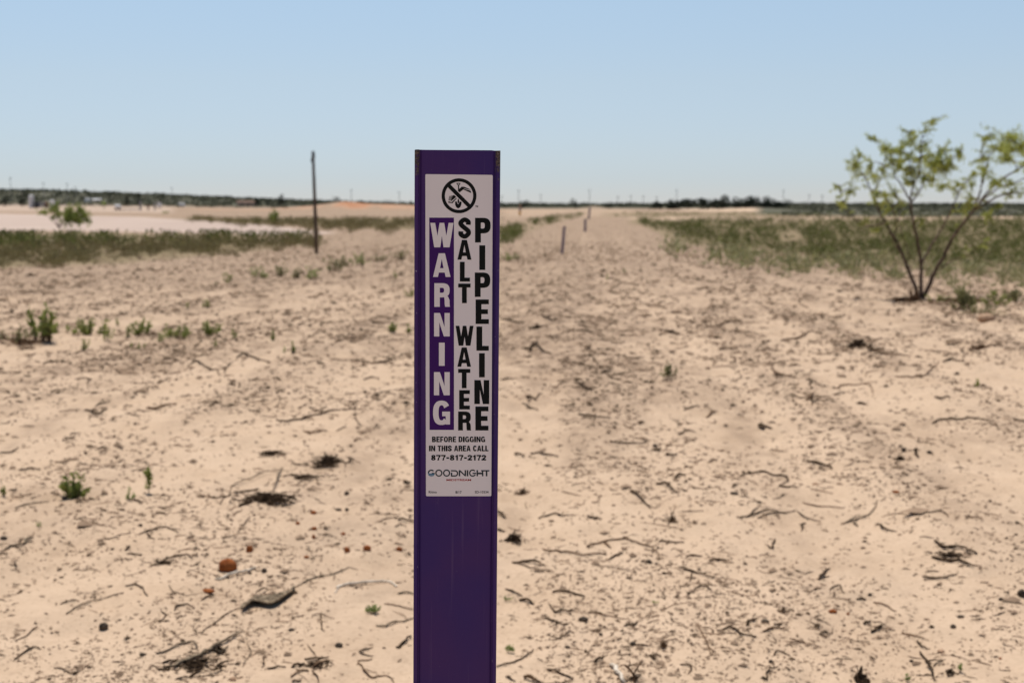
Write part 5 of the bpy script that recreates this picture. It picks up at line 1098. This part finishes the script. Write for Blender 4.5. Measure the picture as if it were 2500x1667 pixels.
S('K', [(243, 380), (310, 393), (372, 422)], 36, 'd', 'short black curved stick right of the post near the bottom')
S('K', [(540, 310), (700, 322), (825, 355)], 30, 'd', 'dark stick with swollen right end, right of the black curved one')
S('K', [(555, 490), (620, 482), (695, 485)], 32, 'd', 'black stick with raised forks at both ends', [([(555, 490), (500, 402)], 16), ([(690, 480), (705, 455)], 14)])
S('K', [(455, 535), (550, 570), (645, 607)], 24, 'd', 'dark stick sloping down right beside the blackest chunk', [([(570, 580), (575, 605)], 14)])
S('K', [(1190, 600), (1260, 605), (1290, 578)], 26, 'd', 'small star shaped dark twig', [([(1230, 600), (1290, 640)], 16), ([(1250, 600), (1245, 570)], 14)])
S('K', [(1660, 98), (1760, 128), (1960, 188)], 30, 'd', 'dark stick with a thick left end, middle of the near right sand', [([(1765, 140), (1752, 222)], 20), ([(1820, 140), (1890, 150)], 14)])
S('K', [(1780, 300), (1830, 258), (1890, 262), (1945, 302)], 20, 'd', 'thin arched twig below the thick ended stick')
S('K', [(45, 970), (200, 935), (290, 880), (372, 818)], 24, 'd', 'dark stick from the bottom right of the post rising right')
S('K', [(490, 1000), (560, 1010), (720, 1078)], 28, 'd', 'dark stick near the bottom edge right of the post')
S('K', [(1062, 960), (1110, 1040), (1175, 1125)], 54, 'w', 'white bleached wood splinter at the bottom edge')
S('K', [(1170, 945), (1215, 985), (1255, 1030), (1260, 1115)], 28, 'b', 'brown V shaped dead stalk beside the white splinter', [([(1255, 1030), (1290, 970), (1335, 898)], 24), ([(1215, 985), (1222, 900)], 12)], upright=True)
S('K', [(1818, 590), (1860, 680), (1912, 790), (1935, 860)], 18, 'b', 'thin brown twig curving down, near the bottom', [([(1912, 790), (1990, 850)], 14)])
S('K', [(1670, 950), (1768, 970), (1750, 1032)], 24, 'd', 'dark twig bent at a right angle near the bottom')
S('K', [(1990, 650), (2120, 628), (2200, 690), (2335, 712)], 26, 'd', 'dark stick with a thin pale tail near the bottom right')
S('K', [(2245, 605), (2280, 572), (2340, 560)], 34, 'd', 'knobbly dark stick just above the pale tailed one')
S('K', [(600, 712), (680, 660), (735, 672)], 18, 'd', 'pale arched twig in the near right sand')
S('K', [(910, 932), (990, 885)], 36, 'd', 'short thick stick left above the white splinter')
S('K', [(295, 1075), (360, 1090), (430, 1115)], 52, 'b', 'orange brown bark curl at the bottom edge right of the post', cat='bark', name='bark_curl')
S('K', [(850, 488), (970, 505), (1190, 552)], 17, 'b', 'long thin brown twig right of the blackest chunk')
S('K', [(1395, 870), (1440, 912)], 30, 'd', 'short dark stick right of the V shaped stalk')
S('K', [(1262, 775), (1385, 786)], 15, 'd', 'thin twig tail right of the black pebble')
S('K', [(130, 1055), (200, 1100)], 26, 'd', 'short dark stick at the bottom edge by the post')
S('L', [(1410, 740), (1430, 790), (1500, 815)], 24, 'd', 'small twig at the upper tip of the forked dark branch')
S('L', [(1430, 840), (1500, 930), (1535, 1010), (1560, 1092)], 34, 'd', 'forked dark branch near the bottom right', [([(1470, 1045), (1540, 1050)], 20)])
S('L', [(1270, 670), (1360, 700), (1475, 725)], 22, 'b', 'straight brown stick above the forked dark branch')
S('L', [(1030, 402), (1130, 430), (1220, 482)], 20, 'b', 'brown stick sloping down right of the lone orange stone')
S('L', [(50, 662), (130, 635), (235, 630)], 28, 'b', 'brown stick left below the lone orange stone')
S('L', [(865, 375), (965, 380)], 26, 'd', 'short level dark stick above the lone orange stone')
S('L', [(540, 200), (575, 160), (640, 110)], 34, 'd', 'dark branched scrap upper left of the lone orange stone', [([(570, 190), (630, 170)], 18)])
S('L', [(1020, 672), (1060, 640), (1105, 608)], 38, 'd', 'thickest scrap in the dark cluster right of the lone orange stone')
S('L', [(930, 598), (1000, 575)], 34, 'd', 'upper left scrap in the dark cluster right of the lone orange stone')
S('L', [(280, 720), (400, 755), (545, 788)], 16, 'b', 'thin pale twig below the lone orange stone')
S('L', [(85, 1095), (75, 1035), (110, 995), (185, 968)], 22, 'd', 'dark hook shaped twig near the bottom edge')
S('L', [(135, 870), (160, 830), (285, 866)], 20, 'd', 'dark angled twig above the hook shaped one')
S('L', [(640, 285), (725, 248), (750, 312)], 20, 'd', 'small dark arch shaped twig above the lone orange stone')
S('L', [(545, 682), (590, 672), (640, 690)], 26, 'd', 'short dark arched stick below the lone orange stone')
S('L', [(1550, 965), (1640, 915)], 26, 'g', 'short pale stick right of the forked dark branch')

# the trough of weathered bark
def bark_trough():
    x0, y0, s = VW['F']
    path = [(395, 800), (540, 725), (720, 745), (860, 680), (1000, 545)]
    back = [(430, 690), (560, 640), (720, 640), (860, 590), (985, 500)]
    a = catmull([P(x0 + x / s, y0 + y / s) for x, y in path], 6); b_ = catmull([P(x0 + x / s, y0 + y / s) for x, y in back], 6)
    m = MB(); n = 7; V = []
    for th, sg in ((0, 1), (.006, -1)):
        for i, (p, q_) in enumerate(zip(a, b_)):
            t = i / (len(a) - 1); wid = math.sin(math.pi * (.12 + .8 * t)) ** .6
            for j in range(n):
                f = j / (n - 1); c_ = p.lerp(q_, f * (.5 + .5 * wid))
                hgt = .030 * wid * math.sin(math.pi * min(1, .25 + f * .75)) + .004 * math.sin(9 * t + 5 * f) + random.gauss(0, .0012)
                V.append(Vector((c_.x, c_.y, float(HF(c_.x, c_.y)) + .004 + hgt - th)))
    L_ = len(a); o_ = L_ * n
    Fq = [(i * n + j, i * n + j + 1, (i + 1) * n + j + 1, (i + 1) * n + j) for i in range(L_ - 1) for j in range(n - 1)]
    Fq += [tuple(o_ + q_ for q_ in reversed(f)) for f in list(Fq)]
    rim = [i * n for i in range(L_)] + [(L_ - 1) * n + j for j in range(1, n)] + [i * n + n - 1 for i in range(L_ - 2, -1, -1)] + [j for j in range(n - 2, 0, -1)]
    Fq += [(rim[i], o_ + rim[i], o_ + rim[(i + 1) % len(rim)], rim[(i + 1) % len(rim)]) for i in range(len(rim))]
    m.add(V, Fq)
    g = a[0]; ob = m.build('bark_slab', M['twig_grey'], None, True, origin=g)
    tag(ob, 'curved slab of grey weathered bark below the large orange stone', 'bark', 'dead sticks on the sand')
bark_trough()
def brush(label, view, cx, cy, wz, hz, n, tone='d', name='dead_brush', cat='dead brush', thick=7, seed=1, up=.8):
    r = random.Random(seed); x0, y0, s = VW[view]; b = P(x0 + cx / s, y0 + cy / s); mp = depth(b) / F; W_, H_ = wz / s * mp, hz / s * mp
    m = MB()
    for i in range(int(n * 2.4)):
        a = r.uniform(0, 6.28); L_ = r.uniform(.10, .34); q_ = r.uniform(0, 6.28); k_ = abs(r.gauss(0, .26))
        p0 = Vector((math.cos(q_) * k_ * W_, math.sin(q_) * k_ * W_, r.uniform(0, .35) * H_ * max(0, 1 - k_ * 3)))
        p2 = p0 + Vector((math.cos(a) * W_ * L_, math.sin(a) * W_ * L_ * .9, H_ * up * r.uniform(-.15, .75) * max(.15, 1 - k_ * 2)))
        p1 = p0.lerp(p2, .5) + Vector((r.gauss(0, .06) * W_, r.gauss(0, .06) * W_, r.uniform(-.05, .18) * H_))
        cv = catmull([p0, p1, p2], 4); rr_ = thick / s * mp * r.choice((.35, .5, .6, .8, 1.3)) * .55
        pts = []
        for p in cv:
            w_ = p + b; p.z = max(p.z, float(HF(w_.x, w_.y)) - b.z + rr_ * .5); pts.append(p)
        m.tube(pts, list(np.linspace(rr_, rr_ * .4, len(cv))), 5, 1, .15)
        if r.random() < .7:
            k = cv[len(cv) // 2]; m.tube([k, k + Vector((r.gauss(0, .07) * W_, r.gauss(0, .07) * W_, r.uniform(0, .2) * H_))], [rr_ * .6, rr_ * .3], 4)
    ob = m.build(name, M[TONE[tone]], None, True); ob.location = b
    return tag(ob, label, cat, 'dead brush on the sand')
brush('dark tangled brush tuft left of the post', 'D', 1340, 600, 400, 200, 60, 'd', seed=2, thick=14, up=.7)
brush('large sprawling dead brush on the left sand', 'D', 690, 1000, 560, 170, 70, 'd', seed=3, thick=20, up=.6)
S('D', [(290, 840), (420, 800), (600, 735), (780, 695), (860, 640)], 22, 'g', 'grey branch arching over the back of the sprawling dead brush', lift=2.5)
S('D', [(830, 650), (795, 780), (750, 900)], 24, 'g', 'pale grey stem crossing the sprawling dead brush', lift=3)
S('D', [(40, 920), (90, 975), (240, 965), (290, 840)], 20, 'd', 'dark branch at the left end of the sprawling dead brush', [([(160, 1040), (285, 930)], 18), ([(300, 950), (375, 1025)], 16)])
S('D', [(365, 1070), (430, 1040), (525, 1015)], 40, 'd', 'thick dark stick lying at the front of the sprawling dead brush')
S('D', [(320, 905), (420, 915), (580, 870)], 34, 'd', 'rough dark branch inside the left half of the sprawling dead brush')
brush('dark dry tuft with upright twigs on the upper right sand', 'H', 880, 600, 200, 110, 34, 'd', seed=4, thick=16)
brush('dry curled tuft near the right edge of the upper sand', 'H', 1960, 625, 190, 90, 30, 'b', seed=5, thick=14)
brush('small dry tuft right of the post above the sagging stick', 'I', 200, 875, 230, 150, 26, 'd', seed=6, thick=14)
brush('dried weed skeleton on the near right sand', 'I', 1590, 700, 130, 150, 18, 'b', seed=7, thick=10, up=1.3)
brush('small dry brush right of the post, upper part of the near sand', 'I', 280, 455, 170, 90, 20, 'b', seed=8, thick=10)
brush('splintered dark stub at the bottom edge right of the post', 'L', 900, 1095, 150, 170, 20, 'd', name='dead_stub', cat='stub', seed=9, thick=34, up=1.0)
brush('tangled dry scrap upper left of the near right stones', 'L', 235, 480, 110, 90, 16, 'b', seed=10, thick=10)
brush('dry tuft with dark curl in the right sand', 'J', 1250, 155, 130, 70, 18, 'd', seed=11, thick=12)
brush('dry tangle at the bottom edge beside the V shaped stalk', 'K', 1260, 1080, 190, 80, 22, 'd', seed=12, thick=12)
brush('small dark dry tangle at the left end of the bottom twig pile', 'F', 160, 1230, 150, 150, 22, 'd', seed=13, thick=20)
brush('dry grey tangle right of the post on the upper sand', 'G', 390, 440, 150, 60, 20, 'd', seed=14, thick=14)
brush('dry brown tangle at the bottom edge right of the forked branch', 'L', 1690, 1030, 130, 90, 16, 'd', seed=15, thick=12)
brush('dry tangle with pale stalks right of the white splinter', 'K', 1520, 800, 130, 120, 18, 'b', seed=16, thick=11)

brush('matted dead sticks along the thickest weathered branch, bottom left', 'E', 2150, 1370, 620, 120, 40, 'd', seed=21, thick=22, up=.5)
brush('loose mat of twigs between the sprawling dead brush and the dark tuft', 'D', 1080, 740, 420, 60, 26, 'd', seed=22, thick=12, up=.3)
brush('mat of dead twigs behind the sprawling dead brush', 'D', 760, 480, 420, 60, 24, 'd', seed=23, thick=12, up=.3)
brush('mat of dark twigs around the bundle at the bottom left of the post', 'F', 1200, 1380, 420, 60, 22, 'd', seed=24, thick=16, up=.3)
brush('mat of dead twigs between the dark branch pair near the right edge', 'J', 1720, 1010, 330, 70, 26, 'd', seed=25, thick=12, up=.4)
brush('mat of grey twigs upper left of the curved bark slab', 'E', 1820, 250, 360, 60, 20, 'd', seed=26, thick=12, up=.3)
brush('dead twigs added as shadow stand-in left of the mesquite foot', 'H', 1300, 195, 330, 60, 30, 'b', seed=31, thick=14, up=.5)  # twigs added to darken the ground where the tree's shadow is too weak
brush('dead brush added as shadow stand-in among the shrubs right of the mesquite foot', 'H', 1800, 215, 560, 90, 50, 'b', seed=32, thick=14, up=.6)  # likewise added: brush in place of the dark shade beneath the crown
brush('dead twigs under the left plants row', 'A', 260, 700, 560, 60, 40, 'b', seed=33, thick=12, up=.6)
# ------------------------------------------------------------------ fine litter nobody could count
def litter(name, label, n, umin, umax, vmin, vmax, lpx, wpx, mt, seed, kind='twig', thr=.0, pw=1.0):
    r = np.random.default_rng(seed)
    U = r.uniform(umin, umax, n * 4); V_ = vmin + (vmax - vmin) * r.random(n * 4) ** pw
    x, y, z = at(U, V_, False); ax, ay = along(x, y)
    dn = fbm(ax / .45, ay / 1.3, 41, 4); dn2 = fbm(ax / .10, ay / .22, 77, 3)
    rut = vnoise(ax / .55, ay / 14, 71)
    keep = r.random(n * 4) < sstep(.36, .72, .40 * dn + .36 * dn2 + .24 * rut - thr) * .9 + .05
    x, y = x[keep][:n], y[keep][:n]; n = len(x)
    mp = (y * CP + 1.4 * SP) / F
    if kind == 'twig':
        L_ = np.clip(lpx * mp * r.lognormal(-.35, .75, n), .006, .30); W_ = np.clip(wpx * mp * r.uniform(.6, 1.3, n), .0016, .02); W_ = np.minimum(W_, L_ * .28)
        a = ROW + np.pi / 2 + r.normal(size=n) * 1.0
        a = np.where(r.random(n) < .45, r.uniform(0, 6.28, n), a * 0 + np.pi / 2 - ROW + r.normal(size=n) * .9 + np.pi / 2 * (r.random(n) < .5))
        d = np.stack([np.cos(a), np.sin(a)], -1); bend = r.normal(size=n) * .11
        nrm = np.stack([-d[:, 1], d[:, 0]], -1)
        rings = []
        for t, sh, wd in ((-.5, 0, .5), (-.05, 1, 1.0), (.5, 0, .35)):
            c_ = np.stack([x, y], -1) + d * (L_ * t)[:, None] + nrm * (bend * L_ * sh)[:, None]
            zc = HF(c_[:, 0], c_[:, 1]) + W_ * (.45 + .5 * sh * r.random(n) * 2)
            for k in range(3):
                an = k * 2.0944 + .5; off = W_ * .5 * wd
                rings.append(np.concatenate([c_ + nrm * (np.cos(an) * off)[:, None], (zc + np.sin(an) * off)[:, None]], 1))
        V = np.stack(rings, 1); base = (np.arange(n) * 9)[:, None, None]
        f = np.array([[i * 3 + k, i * 3 + (k + 1) % 3, (i + 1) * 3 + (k + 1) % 3, (i + 1) * 3 + k] for i in range(2) for k in range(3)])
        Fq = (base + f[None]).reshape(-1, 4); V = V.reshape(-1, 3)
    else:
        R_ = np.clip(lpx * mp * r.lognormal(-.3, .5, n), .002, .10)
        z = HF(x, y)
        oct_ = np.array([[1, 0, .1], [0, 1, -.1], [-1, 0, .05], [0, -1, 0], [0, 0, .8], [0, 0, -.5]])
        jit = 1 + r.normal(size=(n, 6, 1)) * .25
        rot = r.uniform(0, 6.28, n); c_, s_ = np.cos(rot), np.sin(rot)
        q_ = oct_[None] * jit; e = r.uniform(.6, 1.5, n)
        X_ = (q_[..., 0] * e[:, None]) * c_[:, None] - q_[..., 1] * s_[:, None]; Y_ = (q_[..., 0] * e[:, None]) * s_[:, None] + q_[..., 1] * c_[:, None]
        V = np.stack([x[:, None] + X_ * R_[:, None], y[:, None] + Y_ * R_[:, None], z[:, None] + (q_[..., 2] * .6 + .2) * R_[:, None]], -1).reshape(-1, 3)
        f = np.array([[0, 1, 4], [1, 2, 4], [2, 3, 4], [3, 0, 4], [1, 0, 5], [2, 1, 5], [3, 2, 5], [0, 3, 5]])
        Fq = ((np.arange(n) * 6)[:, None, None] + f[None]).reshape(-1, 3)
    o = link(name, mesh_np(name, V, Fq), M[mt])
    return tag(o, label, 'litter', kind='stuff')
litter('twig_litter', 'countless small dark twigs strewn over the near sand', 12000, -900, 3400, 1000, 2000, 10, 2.7, 'litter', 1)
litter('twig_litter', 'countless dark twigs strewn over the middle sand', 11000, -900, 3400, 620, 1040, 8, 3.2, 'litter', 2)
litter('twig_litter', 'scattered pale dry stalks over the sand', 1100, -900, 3400, 700, 1900, 15, 3.0, 'twig_grey', 3)
litter('chip_litter', 'dark crumbs and bark chips over the near sand', 13000, -900, 3400, 950, 2000, 2.9, 0, 'litter', 4, 'chip')
litter('chip_litter', 'dark crumbs over the middle sand', 13000, -900, 3400, 600, 1000, 3.3, 0, 'litter', 5, 'chip')
litter('chip_litter', 'soft brown plant crumbs matted over the sand', 12000, -900, 3400, 570, 1900, 4.8, 0, 'litter_soft', 6, 'chip', .03)
litter('twig_litter', 'bleached brown straw matted over the sand', 8000, -900, 3400, 600, 1900, 14, 3.4, 'litter_soft', 7, 'twig', .03)
litter('chip_litter', 'soft brown plant crumbs matted over the farther sand', 16000, -900, 3400, 590, 900, 4.6, 0, 'litter_soft', 8, 'chip', .02)
litter('chip_litter', 'brown plant crumbs along the distant part of the track', 6000, 600, 2000, 522, 640, 4.2, 0, 'litter_soft', 9, 'chip', .02)
